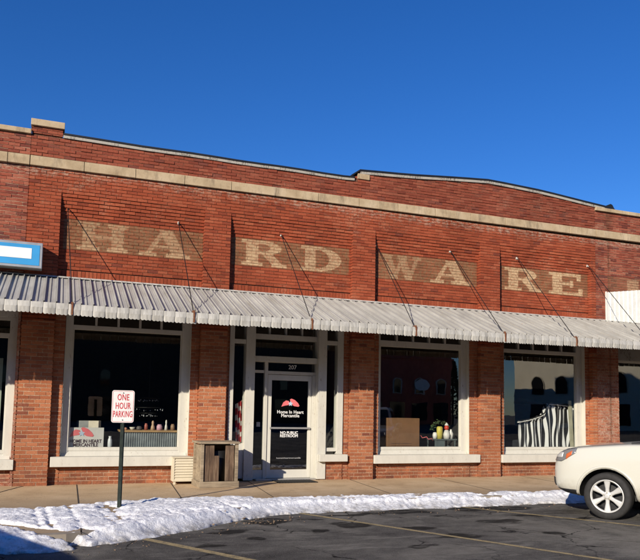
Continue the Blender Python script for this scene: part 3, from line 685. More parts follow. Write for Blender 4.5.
for (a, b), (c, d) in zip(pts[:-1], pts[1:]): m.add([(a-.012, b, .0045), (a+.012, b, .0045), (c+.014, d, .0045), (c-.014, d, .0045)], [(0, 1, 2, 3)])
struct(m.build('pavement_joints', JM))
m = MB()
for (xa, ya, xb, yb, wd) in [(1.00, -4.95, 3.1, -8.45, .11), (3.76, -3.55, 6.3, -8.4, .085), (6.75, -3.50, 9.6, -8.0, .08), (9.9, -3.5, 12.6, -8.0, .08)]:
    d = Vector((xb-xa, yb-ya, 0)); n_ = Vector((-d.y, d.x, 0)).normalized()*wd/2; k = 24
    for i in range(k):
        p = Vector((xa, ya, -.126))+d*i/k; q = Vector((xa, ya, -.126))+d*(i+1)/k
        m.add([p-n_, q-n_, q+n_, p+n_], [(0, 1, 2, 3)])
struct(m.build('parking_lines', LINE))
# snow bank: height field
gx = np.arange(-4.5, 13.6, .021); gy = np.arange(-6.35, -1.9, .021)
X, Y = np.meshgrid(gx, gy)
ef = edge_y(X)-.02+(fbm(X*3.1, Y*0+3, 4, 5)-.47)*.30+(fbm(X*11, Y*2, 2, 9)-.4)*.10      # foot on the road
bk = np.interp(X, [-5, -.62, .21, .98, 1.7, 2.5, 4.27, 6.15, 8.27, 9.64, 14], [-3.15, -3.12, -2.95, -2.62, -2.42, -2.36, -2.52, -2.68, -2.80, -2.78, -2.78])+(fbm(X*2.4, Y*0+8, 4, 15)-.47)*.36+(fbm(X*14, Y*3, 3, 21)-.45)*.16
df = Y-ef; db = bk-Y
lump = fbm(X*2.2, Y*3.0, 5, 31); fine = fbm(X*9, Y*12, 4, 41); grit = fbm(X*24, Y*26, 3, 51)
wid = np.clip((bk-ef)/1.2, .3, 1.6)
rid = 1-np.abs(2*fbm(X*4.5+7, Y*6.5, 4, 61)-.95); g3 = fbm(X*40, Y*44, 2, 71)
h = (.66-.08*np.clip(1-(X-1)/3, 0, 1))*(.004+.045*lump*wid+.050*(fine-.43)+.05*(grit-.45)+.035*np.clip(rid-.75, 0, 1)*4*.5+.02*(g3-.4))
shape = np.clip(df/.42, 0, 1)**.7*np.clip(db/.35, 0, 1)**.7
kerbbase = np.where(Y > edge_y(X)+KI+.0, 0., -.13); kb = np.clip((Y-(edge_y(X)-.02))/.36, 0, 1)
base = np.where(Y > edge_y(X)+KI-.04, .012, -.13+.13*kb)
Z = base+h*shape
Z = np.where((df < 0) | (db < 0), -.2, Z)
Z -= np.clip(.52-lump, 0, 1)*np.clip(1-db/.55, 0, 1)*.30+np.clip(.36-lump, 0, 1)*.25       # ragged melt holes on the building side
def groove(x0, y0, x1, y1, wd, dp, cut=False):
    global Z
    dx, dy = x1-x0, y1-y0; L2 = dx*dx+dy*dy; t = np.clip(((X-x0)*dx+(Y-y0)*dy)/L2, 0, 1)
    d = np.hypot(X-x0-t*dx, Y-y0-t*dy)+(fine-.45)*.10; Z = Z-np.clip(1-d/wd, 0, 1)**.6*dp
groove(-.9, -4.20, .55, -5.75, .13, .14); groove(-1.2, -4.9, -.1, -6.2, .05, .10); groove(.2, -3.6, 2.6, -4.1, .05, .03); groove(1.9, -4.1, 2.9, -3.7, .06, .035)
for i in range(34):
    xx = random.uniform(-1, 9); yb = float(np.interp(xx, ex, ey)); groove(xx, random.uniform(yb+.1, -2.8), xx+.14, random.uniform(yb+.1, -2.8) if False else yb+random.uniform(.2, .9)*min(1, -2.6-yb), .05, .022)
ny, nx = X.shape
V = np.stack([X, Y, Z], -1).reshape(-1, 3); idx = np.arange(nx*ny).reshape(ny, nx)
keep = np.maximum.reduce([Z[:-1, :-1], Z[1:, :-1], Z[:-1, 1:], Z[1:, 1:]]) > -.145
Fq = np.stack([idx[:-1, :-1], idx[:-1, 1:], idx[1:, 1:], idx[1:, :-1]], -1)[keep]
me = bpy.data.meshes.new('snow'); me.from_pydata(V.tolist(), [], Fq.tolist()); me.materials.append(SNOW)
bm = bmesh.new(); bm.from_mesh(me); bmesh.ops.delete(bm, geom=[v for v in bm.verts if not v.link_faces], context='VERTS'); bm.to_mesh(me); bm.free()
me.polygons.foreach_set('use_smooth', [True]*len(me.polygons))
sn = bpy.data.objects.new('snow', me); COL.objects.link(sn); sn['kind'] = 'stuff'
# loose grit by the melt line
m = MB()
for i in range(240):
    if i < 60: x, y = random.gauss(2.9, .35), random.gauss(-4.35, .12)
    else: x = random.uniform(-1.5, 10); y = float(edge_y(x))-abs(random.gauss(0, .35))-.05
    s = random.uniform(.006, .022) if i > 4 else .04; z = -.128 if y < edge_y(x)+.1 else .0
    vs = [(x+random.uniform(-s, s), y+random.uniform(-s, s), z+random.uniform(0, s)) for _ in range(6)]
    m.add(vs, [(0, 1, 2), (0, 2, 3), (0, 3, 4), (0, 4, 5), (1, 2, 5), (2, 3, 4), (1, 5, 4), (1, 3, 5)])
o = m.build('road_grit', m_plain('grit', (.24, .17, .11), .9)); o['kind'] = 'stuff'

# ============================================================ PARKING SIGN
SGX, SGY = 1.04, -3.33
ps = thing('parking_sign', 'white one hour parking sign with red letters on a dark steel post', 'road sign', (SGX, SGY, 0))
GREEN = m_plain('post_steel', (.028, .038, .030), .55, .3, .35, 20)
m = MB(); c = [(-.032, 0), (-.032, .006), (-.018, .006), (-.014, .034), (.014, .034), (.018, .006), (.032, .006), (.032, 0), (.014, 0), (.010, .028), (-.010, .028), (-.014, 0)]
vs = [(SGX+a, SGY-b, z) for z in (-.05, 1.70) for a, b in c]; k = len(c)
m.add(vs, [(i, (i+1) % k, (i+1) % k+k, i+k) for i in range(k)]+[tuple(range(k, 2*k))]); m.build('post', GREEN, ps)
sgx0, sgx1, sgz0, sgz1 = .865, 1.195, 1.285, 1.775
def rrect(x0, x1, z0, z1, r, n=5):
    o = []
    for cx, cz, a0 in ((x1-r, z0+r, -90), (x1-r, z1-r, 0), (x0+r, z1-r, 90), (x0+r, z0+r, 180)):
        for k in range(n+1): a = R(a0+90*k/n); o.append((cx+r*math.cos(a), cz+r*math.sin(a)))
    return o
yb = SGY-.04
m = MB(); m.prism(rrect(sgx0, sgx1, sgz0, sgz1, .035), yb-.004, yb); pl = m.build('sign_plate', m_plain('sign_white', (.78, .75, .70), .4, 0, .08, 9), ps)
m = MB(); xc = (sgx0+sgx1)/2
o1, i1 = rrect(sgx0+.010, sgx1-.010, sgz0+.010, sgz1-.010, .028), rrect(sgx0+.0145, sgx1-.0145, sgz0+.0145, sgz1-.0145, .024); n = len(o1)
m.add([(x, yb-.0055, z) for x, z in o1]+[(x, yb-.0055, z) for x, z in i1], [(i, (i+1) % n, (i+1) % n+n, i+n) for i in range(n)]); m.build('red_border', LETR, pl)
for tx, z, sx in (('ONE', 1.665, .60), ('HOUR', 1.535, .56), ('PARKING', 1.41, .48)):
    text_mesh('sign_lettering', tx, .135, LETR, (xc, yb-.0055, z), pl, sx, 1.0, bold=.0012, space=1.08)
for z in (1.735, 1.325): m = MB(); m.lathe([(0, -.008), (.008, -.006), (.008, 0)], 10, 'y', (xc, yb-.004, z)); m.build('bolt', DARKM, pl)

# ============================================================ WOODEN BIN
def m_wood(name, c0, c1, c2, vert=True):
    t = NT(name); p = t.obj(); s = (18, 18, 1.2) if vert else (1.2, 18, 18)
    n = t.noise(t.map(p, s), 1.2, 6, .7, .4); n2 = t.noise(p, 3, 4)
    c = t.ramp(n, [(.3, c0), (.5, c1), (.72, c2)]); c = t.mix(t.ramp(n2, [(.4, 0.), (.7, .6)]), c, c0); t.set(c, .85); t.bump(n, .6, .006); return t.m
WG = m_wood('weathered_boards', (.035, .020, .012), (.13, .078, .045), (.30, .22, .145)); WP = m_wood('grey_planks', (.12, .09, .06), (.30, .235, .155), (.44, .36, .25), False)
bin_ = thing('wooden_bin', 'weathered grey wooden bin box with a dark slot on the pavement left of the door', 'litter bin', (3.10, -.62, 0), R(2))
def lb(mb_, name, mat, parent=bin_, **k): o = mb_.build(name, mat, None, **k); return local(o, parent)
bw, bd, bh = .33, .30, .86
m = MB(); nb = 6
for i in range(nb):      # front boards with a gap
    x0 = -bw+.03+i*(2*bw-.06)/nb; x1 = x0+(2*bw-.06)/nb-.006
    top_ = bh-.05; bot = .12
    if i == 3: continue
    if i == 2: m.box(x0, x1, -bd+random.uniform(-.004, .004), -bd+.022, bot, top_-.20); continue
    if i == 4: m.box(x0+.02, x1, -bd+random.uniform(-.004, .004), -bd+.022, bot, top_); continue
    m.box(x0, x1, -bd+random.uniform(-.004, .004), -bd+.022, bot, top_)
lb(m, 'front_board', WG, bevel=.003)
m = MB()
for s in (-1, 1):
    for i in range(4): y0 = -bd+.03+i*(2*bd-.06)/4; m.box(s*bw-(.022 if s > 0 else 0), s*bw+(.022 if s < 0 else 0), y0, y0+(2*bd-.06)/4-.005, .1, bh-.05)
m.box(-bw, bw, bd-.022, bd, .1, bh-.05); lb(m, 'side_boards', WP, bevel=.003)
for sx in (-1, 1):
    for sy in (-1, 1):
        m = MB(); m.box(sx*bw-.03+(-.012 if sx < 0 else .012), sx*bw+.03+(-.012 if sx < 0 else .012), sy*bd-.03, sy*bd+.03, 0, bh-.02); lb(m, 'corner_post', WP, bevel=.004)
m = MB(); m.box(-bw-.05, bw+.05, -bd-.05, -bd-.03, .0, .12); m.box(-bw-.062, -bw-.045, -bd-.05, bd+.03, 0, .12); m.box(bw+.045, bw+.062, -bd-.05, bd+.03, 0, .12); lb(m, 'base_trim', WP, bevel=.003)
m = MB()
for i in range(4): y0 = -bd-.06+i*(2*bd+.12)/4; m.box(-bw-.07, bw+.07, y0, y0+(2*bd+.12)/4-.006, bh-.02+random.uniform(0, .004), bh+.02)
lb(m, 'lid', WP, bevel=.004)
m = MB(); m.lathe([(0, .1), (.19, .1), (.22, .70), (.20, .70), (.17, .13), (0, .13)], 20); lb(m, 'inner_can', m_plain('dark_plastic', (.012, .012, .013), .6), smooth=True)

# louvred cover beside it
lv = thing('louvred_cover', 'low cream louvred cover between the window sill and the wooden bin', 'vent cover', (2.6, -.05, 0))
CREAM = m_paint('cream_paint', (.62, .56, .42), (.3, .25, .18), .6)
m = MB(); x0, x1, y0, z0, z1 = 2.33, 2.86, -.26, .06, .52
m.box(x0, x0+.03, y0, .0, z0, z1); m.box(x1-.03, x1, y0, .0, z0, z1); m.box(x0-.01, x1+.01, y0-.01, .0, z1, z1+.022); m.box(x0+.03, x1-.03, y0+.002, .0, z0, z0+.03)
for x in (x0+.02, x1-.06): m.box(x, x+.04, y0+.02, y0+.06, 0, z0)
m.build('cabinet', CREAM, lv, bevel=.003); m = MB()
n = 8
for i in range(n):
    za = z0+.03+i*(z1-z0-.03)/n; zb2 = za+(z1-z0-.03)/n
    m.add([(x0+.03, y0+.002, za), (x1-.03, y0+.002, za), (x1-.03, y0+.022, zb2-.004), (x0+.03, y0+.022, zb2-.004), (x0+.03, y0+.022, za), (x1-.03, y0+.022, za)], [(0, 1, 2, 3), (0, 4, 5, 1)])
m.build('louvres', CREAM, lv)

# door mat
m = MB(); mx0, mx1, my0, my1 = 4.50, 5.36, -.42, .08
for i in range(14): x = mx0+i*(mx1-mx0-.02)/13; m.box(x, x+.02, my0, my1, .004, .018)
for i in range(9): y = my0+i*(my1-my0-.02)/8; m.box(mx0, mx1, y, y+.02, .0045, .016)
tag(m.build('door_mat', m_plain('rubber_mat', (.016, .015, .014), .8)), 'dark open grid rubber mat in front of the glass door', 'door mat')

# ============================================================ SHOP GOODS
def item(o, l, c, g=None): return tag(o, l, c, g)
poster = thing('standing_placard', 'white placard with a red and blue emblem in the lower left window corner', 'placard', (.62, .42, .66))
m = MB(); m.box(.36, 1.02, .345, .37, .58, 1.10); m.build('board', m_plain('placard_white', (.62, .60, .57), .6, 0, .05), poster)
logo(.60, .343, .985, .46, poster, 'emblem')
text_mesh('placard_lettering', 'HOME IN HEART\nMERCANTILE', .085, m_plain('ink', (.06, .03, .04), .6), (.68, .341, .79), poster, .95, 1.1, bold=.002)
# shelf / stand carrying things in window 1 : a low deck
m = MB(); m.box(.34, 2.55, .36, 1.2, .46, .575); m.build('display_deck', INF, store)
for i, (x, y, s, a) in enumerate([(.66, .55, .14, .2), (.85, .52, .10, -.3)]):
    m = MB(); m.obox((x, y, 1.16), (math.cos(a), math.sin(a), 0), (-math.sin(a), math.cos(a), 0), (0, 0, 1), s, .1, .075)
    item(m.build('carton', m_plain('pale_card%d' % i, [(.40, .40, .38), (.62, .55, .44)][i], .8), bevel=.006), ['grey lidded carton behind the white placard', 'cream carton at the right rear of the white placard'][i], 'box')
m = MB(); m.box(.45, 1.0, .40, .66, .575, 1.082); item(m.build('display_plinth', INT, bevel=.004), 'dark plinth behind the placard carrying two cartons', 'plinth')
m = MB(); m.lathe([(0, .575), (.042, .575), (.045, .80), (.04, .86), (.025, .90), (.03, .93), (0, .93)], 16, 'z', (1.15, .40, 0)); item(m.build('bottle', m_plain('white_bottle', (.62, .64, .66), .3), smooth=True), 'white bottle standing alone between placard and corrugated counter', 'bottle')
ct = thing('corrugated_counter', 'counter with a corrugated steel front and wooden top behind the left window', 'counter', (1.95, .6, .5))
m = MB(); vs = []; n = 150
for i in range(n+1): x = 1.38+1.12*i/n; y = .45+.012*math.sin(i*2*math.pi/6); vs += [(x, y, .576), (x, y, 1.01)]
m.add(vs, [(2*i, 2*i+2, 2*i+3, 2*i+1) for i in range(n)]); m.box(1.38, 2.5, .475, .95, .576, 1.005); m.build('corrugated_front', m_plain('galvanised', (.30, .33, .34), .4, .4, .25), ct)
m = MB(); m.box(1.34, 2.54, .41, 1.0, 1.012, 1.05); m.build('counter_top', m_plain('pine_top', (.42, .26, .12), .6, 0, .2), ct, bevel=.004)
gc = [(.55, .25, .16), (.65, .6, .5), (.12, .10, .09), (.35, .10, .07), (.48, .32, .20), (.60, .35, .42), (.7, .68, .62), (.30, .18, .10)]
desc = ['red brown', 'cream', 'black', 'dark red', 'tan', 'pink', 'white', 'brown']
shapes = ['jar', 'figurine', 'candle', 'box']
for i in range(8):
    x = 1.46+i*.138; hgt = [.05, .06, .08, .14, .20, .12, .22, .13][i]; r = .035+.012*(i % 3); m = MB(); z = 1.051
    kind = ['tin', 'dish', 'candle', 'jar', 'figurine', 'jar', 'figurine', 'jar'][i]
    if kind == 'figurine': m.lathe([(0, z), (r, z), (r*.8, z+hgt*.35), (r*.45, z+hgt*.6), (r*.6, z+hgt*.75), (r*.4, z+hgt*.95), (0, z+hgt)], 12, 'z', (x, .56, 0))
    elif kind == 'dish': m.lathe([(0, z), (r*.7, z), (r*1.3, z+hgt), (r*1.2, z+hgt), (0, z+.02)], 14, 'z', (x, .56, 0))
    else: m.lathe([(0, z), (r, z), (r, z+hgt*.75), (r*.7, z+hgt*.85), (r*.75, z+hgt), (0, z+hgt)], 14, 'z', (x, .56, 0))
    item(m.build(kind, m_plain('goods%d' % i, gc[i], .5), smooth=True), '%s %s, number %s from the left on the corrugated counter' % (desc[i], kind, ['one', 'two', 'three', 'four', 'five', 'six', 'seven', 'eight'][i]), kind, 'goods on the corrugated counter')
# hanging lamp of glass beads seen behind the left window
ch = thing('bead_chandelier', 'hanging chandelier of small clear beads inside the left window', 'chandelier', (1.95, .85, 1.7))
m = MB(); m.tube([(1.95, .85, 3.85), (1.95, .85, 1.75)], .006, 5)
for z, r in ((1.72, .22), (1.52, .30), (1.40, .18)):
    m.tube([(1.95+r*math.cos(a), .85+r*math.sin(a), z) for a in np.linspace(0, 2*math.pi, 25)], .006, 5)
m.build('wire_frame', DARKM, ch); BEAD = m_plain('bead', (.6, .62, .66), .15)
for k in range(46):
    m = MB()
    z, r = random.choice(((1.70, .22), (1.50, .30), (1.38, .18))); a = random.uniform(0, 6.28); s = random.uniform(.007, .016)
    m.lathe([(0, -s), (s, 0), (0, s)], 6, 'z', (1.95+r*math.cos(a), .85+r*math.sin(a), z-random.uniform(.01, .05))); m.build('bead', BEAD, ch)
for k, (x, y) in enumerate(((1.78, .0), (2.15, .0))):
    pass
# right window of three: brown board, bench and goods
m = MB(); m.box(7.1, 9.40, .36, 1.2, .42, .54); m.build('display_deck', INF, store)
m = MB(); m.box(7.40, 8.26, .42, .98, .545, 1.38); bx = m.build('cardboard_box', m_plain('cardboard', (.20, .10, .045), .8, 0, .12, 4), bevel=.006); tag(bx, 'large plain brown cardboard box behind the middle window', 'cardboard box')
for z_ in (.78, .73): m = MB(); m.box(7.50, 8.05, .413, .421, z_, z_+.008); m.build('printed_line', m_plain('ink_brown', (.10, .05, .03), .7), bx)
tb = thing('display_table', 'small grey metal table holding toys and candles behind the middle window', 'table', (8.95, .6, .54))
GM = m_plain('grey_steel', (.14, .17, .17), .5, .3); m = MB(); m.box(8.68, 9.28, .385, .84, .86, .89); m.build('table_top', GM, tb, bevel=.003)
for x in (8.70, 9.22):
    for y in (.40, .80): m = MB(); m.box(x, x+.025, y, y+.025, .545, .86); m.build('leg', GM, tb)
m = MB(); m.box(8.68, 8.95, .41, .43, .56, .86); m.build('front_panel', GM, tb)
YEL = m_plain('yellow', (.62, .52, .10), .5); REDM = m_plain('toy_red', (.6, .06, .03), .45); WH2 = m_plain('toy_white', (.75, .72, .68), .5); GRN = m_plain('dark_green', (.06, .10, .04), .7)
m = MB(); m.lathe([(0, .89), (.07, .89), (.075, 1.16), (.05, 1.19), (0, 1.19)], 14, 'z', (8.86, .50, 0)); item(m.build('canister', YEL, smooth=True), 'yellow canister left of the white figure on the grey table', 'canister')
sf = thing('snowman_figure', 'white figure with a round red head standing on the grey table', 'figurine', (9.03, .46, .89))
m = MB(); m.lathe([(0, .89), (.07, .89), (.085, 1.0), (.05, 1.1), (0, 1.11)], 14, 'z', (9.03, .46, 0)); m.build('body', WH2, sf, smooth=True)
m = MB(); m.lathe([(0, 1.10), (.05, 1.12), (.06, 1.16), (.04, 1.21), (0, 1.22)], 14, 'z', (9.03, .46, 0)); m.build('head', REDM, sf, smooth=True)
m = MB(); m.lathe([(0, 1.21), (.055, 1.215), (.035, 1.25), (0, 1.29)], 14, 'z', (9.03, .46, 0)); m.build('cap', WH2, sf, smooth=True)
m = MB(); m.lathe([(0, .89), (.05, .89), (.06, .98), (.045, 1.04), (0, 1.05)], 12, 'z', (8.74, .52, 0)); item(m.build('candle', WH2, smooth=True), 'short white candle at the left end of the grey table', 'candle')
m = MB(); m.lathe([(0, .545), (.07, .545), (.08, .66), (.05, .72), (0, .73)], 12, 'z', (9.12, .55, 0)); item(m.build('jar', GM, smooth=True), 'grey jar standing under the grey table', 'jar')
m = MB(); m.lathe([(0, .89), (.055, .89), (.065, 1.02), (.03, 1.09), (.03, 1.12), (0, 1.12)], 12, 'z', (9.17, .50, 0)); item(m.build('vase', WH2, smooth=True), 'white narrow necked vase at the right end of the grey table', 'vase')
wr = MB(); 
for k in range(240):
    a = random.uniform(0, math.pi*1.0); r = random.gauss(.24, .03); c = Vector((9.0+r*math.cos(a), .72+random.gauss(0, .03), 1.08+r*math.sin(a)*.9)); d = Vector((random.gauss(0, 1), random.gauss(0, 1), random.gauss(0, 1))).normalized(); e = d.orthogonal().normalized()
    wr.add([c-d*.03, c+e*.012, c+d*.03, c-e*.012], [(0, 1, 2, 3)])
item(wr.build('wreath', GRN), 'green leafy wreath arched behind the yellow canister', 'wreath')
m = MB(); m.tube([(8.28+i*.05, .48+.02*math.sin(i), .96-.012*i+.03*math.sin(i*2.1)) for i in range(9)], .010, 6); item(m.build('candy_garland', LETP, smooth=True), 'pink and white sprig garland between box and grey table', 'garland')
m = MB(); m.tube([(8.20, .48, .545), (8.24, .48, .97)], .008, 6); item(m.build('garland_stand', DARKM), 'thin dark stand holding up the pink garland', 'stand')
# third window: zebra cloth thrown over a rack
m = MB(); m.box(10.5, 12.94, .36, 1.2, .42, .535); m.build('display_deck', INF, store)
def m_zebra():
    t = NT('zebra_cloth'); p = t.pos(); n = t.n('ShaderNodeTexNoise'); t.l(p, n.inputs['Vector']); n.inputs['Scale'].default_value = 2.6
    wv = t.n('ShaderNodeTexWave'); wv.wave_type = 'BANDS'; wv.bands_direction = 'X'; t.l(t.map(p, (1, .5, .22)), wv.inputs['Vector']); wv.inputs['Scale'].default_value = 2.7; wv.inputs['Distortion'].default_value = 9.5; wv.inputs['Detail'].default_value = 1.5; wv.inputs['Detail Scale'].default_value = 1.1
    t.set(t.ramp(wv.outputs['Fac'], [(.53, (.006, .006, .008)), (.57, (.72, .71, .70))]), .85); return t.m
ZEB = m_zebra()
rk = thing('draped_rack', 'rack draped with black and white zebra striped cloth in the right window', 'draped rack', (12.0, .6, .54))
nx, nz = 110, 30; vs = []
def dt(x): return float(np.interp(x, [11.15, 11.5, 11.85, 11.97, 12.06, 12.45, 12.9], [1.34, 1.40, 1.50, 1.58, 1.82, 1.80, 1.76]))
for j in range(nz+1):
    for i in range(nx+1):
        u = i/nx; v = j/nz; x = 11.20+1.74*u; z = .56+(dt(x)-.56)*v
        y = .50+.045*math.sin(u*44+math.sin(v*3)*1.2)*(1-.6*v)+.03*math.sin(u*17)+.02*v-(.05 if v > .93 else 0)+(.10*(v-.93)/.07 if v > .93 else 0)
        vs.append((x+.02*math.sin(v*7+u*9)*(1-v), y, z))
m = MB(); m.add(vs, [(j*(nx+1)+i, j*(nx+1)+i+1, (j+1)*(nx+1)+i+1, (j+1)*(nx+1)+i) for j in range(nz) for i in range(nx)]); o = m.build('zebra_cloth', ZEB, rk, smooth=True); md = o.modifiers.new('s', 'SOLIDIFY'); md.thickness = .006
for off, mt in ((0, m_plain('black_roll', (.012, .012, .014), .6)), (.035, WH2)):
    m = MB(); m.tube([(x, .44+off*.3, dt(x)+.01-off) for x in np.linspace(11.1, 12.88, 26)], .014, 8); m.build('rolled_edge', mt, rk, smooth=True)
sof = thing('dark_armchair', 'dark upholstered armchair behind the zebra striped cloth', 'armchair', (11.7, 1.1, .0))
DK = m_plain('dark_cloth', (.02, .022, .028), .8, 0, .3)
m = MB(); m.tube([(x, 1.35, 1.80+.10*math.sin((x-10.9)/1.7*math.pi)) for x in np.linspace(10.9, 12.6, 14)], .06, 8); m.box(10.95, 12.55, 1.30, 1.42, .5, 1.80); m.build('backrest', DK, sof, bevel=.03)
m = MB(); m.box(10.95, 12.55, .80, 1.30, .10, .85); m.build('seat', DK, sof, bevel=.04)
for x in (10.88, 12.55): m = MB(); m.box(x, x+.12, .80, 1.40, .05, 1.35); m.build('armrest', DK, sof, bevel=.03)
m = MB(); m.box(10.62, 10.90, .42, .62, .54, .62); item(m.build('wooden_tray', m_plain('tray', (.40, .25, .12), .6), bevel=.005), 'small pale wooden tray at the left foot of the zebra cloth', 'tray')
m = MB(); m.obox((12.76, .42, 1.22), (1, 0, .03), (0, 1, 0), (-.05, 0, 1), .05, .02, .68); 
item(m.build('leaning_board', m_plain('cream_board', (.40, .38, .28), .6), bevel=.004), 'narrow cream board leaning inside the right jamb of the right window', 'board')
# flag in the sidelight
m = MB(); vs = []; n = 14; cols = 9
for j in range(13):
    for i in range(n+1):
        u = i/n; x = 3.70+.15*u*(1-.25*j/12)+.03*(j/12); vs.append((x, .30+.025*math.sin(u*14+j*.3), 1.62-.075*j+.10*u))
m.add(vs, [(j*(n+1)+i, j*(n+1)+i+1, (j+1)*(n+1)+i+1, (j+1)*(n+1)+i) for j in range(12) for i in range(n)])
fl = thing('draped_flag', 'red and white striped flag hanging inside the narrow pane left of the door', 'flag', (3.78, .33, .7))
t_ = NT('flag_cloth'); wv = t_.n('ShaderNodeTexWave'); wv.bands_direction = 'DIAGONAL'; t_.l(t_.pos(), wv.inputs['Vector']); wv.inputs['Scale'].default_value = 2.4; wv.inputs['Distortion'].default_value = .8
t_.set(t_.ramp(wv.outputs['Fac'], [(.62, (.42, .03, .035)), (.68, (.68, .62, .58))]), .8); m.build('flag_cloth', t_.m, fl, smooth=True)
m = MB(); m.tube([(3.66, .34, .35), (3.88, .34, 1.74)], .008, 6); m.build('flag_pole', DARKM, fl)

# ============================================================ SUV
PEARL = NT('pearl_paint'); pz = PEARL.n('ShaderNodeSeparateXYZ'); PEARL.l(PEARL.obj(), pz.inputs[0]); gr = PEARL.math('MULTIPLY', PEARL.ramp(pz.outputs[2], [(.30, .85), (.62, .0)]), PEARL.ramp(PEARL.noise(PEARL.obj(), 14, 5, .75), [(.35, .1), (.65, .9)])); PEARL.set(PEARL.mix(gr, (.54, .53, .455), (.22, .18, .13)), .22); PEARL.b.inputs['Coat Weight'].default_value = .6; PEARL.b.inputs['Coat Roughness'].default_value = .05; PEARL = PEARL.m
RUB = m_plain('tyre_rubber', (.018, .017, .016), .8, 0, .3, 20, .4, 90); CHR = m_plain('alloy', (.62, .61, .57), .38, .35, .06, 6, 0); TRIM = m_plain('black_trim', (.014, .014, .015), .55)
CGL = NT('car_glass'); CGL.set((.012, .014, .016), .05); CGL = CGL.m; CLR = NT('lamp_lens'); CLR.set((.23, .23, .23), .12, .3); CLR = CLR.m; ORG = m_plain('orange_reflector', (.50, .11, .03), .3, 0, .1); REDL = m_plain('red_lens', (.35, .01, .01), .25)
def make_suv():
    car = thing('parked_suv', 'pearl white SUV parked nose in at the kerb with silver spoked wheels', 'car')
    st = [(.975, .46, .50, .58, .70), (.955, .64, .46, .63, .79), (.90, .78, .42, .77, .92), (.80, .87, .37, .92, 1.04), (.60, .94, .31, .98, 1.115), (.25, .965, .29, 1.0, 1.155), (-.1, .965, .29, 1.01, 1.19), (-.45, .965, .28, 1.04, 1.225), (-1.0, .965, .28, 1.05, 1.21), (-1.8, .965, .28, 1.06, 1.21), (-2.7, .965, .28, 1.06, 1.21), (-3.3, .955, .32, 1.06, 1.21), (-3.7, .92, .38, 1.05, 1.2), (-3.86, .84, .46, 1.0, 1.15), (-3.92, .74, .52, .92, 1.05)]
    vs = []; 
    for (x, w_, zb_, z5, zt) in st:
        half = [(0, zb_), (w_*.8, zb_), (w_-.03, zb_+.05), (w_+.005, .50 if zb_ < .45 else zb_+.1), (w_+.01, .72 if z5 > .75 else .64), (w_-.002, z5), (w_-.03, zt-.035), (w_-.085, zt), (w_*.45, zt+.022), (0, zt+.03)]
        ring = [(x, y, z) for y, z in half]+[(x, -y, z) for y, z in half[-2:0:-1]]
        vs += ring; n = len(ring)
    fs = []
    for i in range(len(st)-1):
        for k in range(n): fs.append((i*n+k, i*n+(k+1) % n, (i+1)*n+(k+1) % n, (i+1)*n+k))
    h = n//2
    for base, rev in ((0, False), ((len(st)-1)*n, True)):
        for k in range(h):
            q = (base+k, base+k+1, base+(n-k-1) % n, base+(n-k) % n) if k < h-0 else None
            q = tuple(dict.fromkeys(q)); 
            if len(q) >= 3: fs.append(q)
    m = MB(); m.add(vs, fs); tmp = m.build('tmp', PEARL, smooth=True)
    ss = tmp.modifiers.new('s', 'SUBSURF'); ss.levels = 3; ss.render_levels = 3
    dg = bpy.context.evaluated_depsgraph_get(); solid = bpy.data.meshes.new_from_object(tmp.evaluated_get(dg))
    bmx = bmesh.new(); bmx.from_mesh(solid); bvh = BVHTree.FromBMesh(bmx); bmx.free()
    cyl = MB()
    for ax in (0, -2.78):
        for s in (-1, 1):
            k = 40; ring = [(ax+.445*math.cos(2*math.pi*i/k), .36+.445*math.sin(2*math.pi*i/k)) for i in range(k)]
            cyl.prism(ring, s*.58, s*1.2)
    cy = cyl.build('cut', PEARL); bo = tmp.modifiers.new('b', 'BOOLEAN'); bo.object = cy; bo.operation = 'DIFFERENCE'; bo.solver = 'EXACT'
    dg = bpy.context.evaluated_depsgraph_get(); dg.update(); me = bpy.data.meshes.new_from_object(tmp.evaluated_get(dg)); me.name = 'body'
    bpy.data.objects.remove(tmp); bpy.data.objects.remove(cy)
    # inside faces of the wells are dark
    me.materials.clear(); me.materials.append(PEARL); me.materials.append(TRIM)
    for p_ in me.polygons:
        c_ = p_.center; p_.use_smooth = True; p_.material_index = 0
        for ax in (0, -2.78):
            rr_ = math.hypot(c_.x-ax, c_.z-.36)
            if rr_ < .448 and abs(c_.y) > .5 and (abs(p_.normal.y) < .3 or abs(c_.y) < .62) and rr_ > .40 or (rr_ < .44 and .57 < abs(c_.y) < .6): p_.material_index = 1; p_.use_smooth = False
    body = bpy.data.objects.new('body', me); COL.objects.link(body); body.parent = car
    L_ = lambda mb_, nm, mt, par=car, **k: local(mb_.build(nm, mt, None, **k), par)
    # arch flare lip
    for ax, nm in ((0, 'wheel_arch'), (-2.78, 'wheel_arch')):
        for s in (-1, 1):
            m = MB(); P_ = []
            for i in range(33):
                a = R(-14+208*i/32); q = (ax+.475*math.cos(a), .36+.475*math.sin(a)); hit = bvh.ray_cast(Vector((q[0], s*2, q[1])), Vector((0, -s, 0)))
                if hit[0]: P_.append((q[0], hit[0].y-s*.010, q[1]))
            m.tube(P_, .026, 8); L_(m, nm, PEARL, smooth=True)
    # greenhouse
    gb = [(-.42, .90), (-.62, .93), (-2.0, .93), (-3.72, .90)]; 
    def gh(inset, zlo, zhi):
        return None
    m = MB(); B = [(-.40, .86, 1.20), (-3.80, .86, 1.20)]; T = [(-1.15, .70, 1.76), (-3.62, .68, 1.76)]
    v = [(-.52, -.88, 1.2), (-.52, .88, 1.2), (-3.82, .86, 1.2), (-3.82, -.86, 1.2), (-1.18, -.70, 1.74), (-1.18, .70, 1.74), (-3.60, .68, 1.74), (-3.60, -.68, 1.74), (-1.4, -.62, 1.80), (-1.4, .62, 1.80), (-3.45, .60, 1.80), (-3.45, -.60, 1.80)]
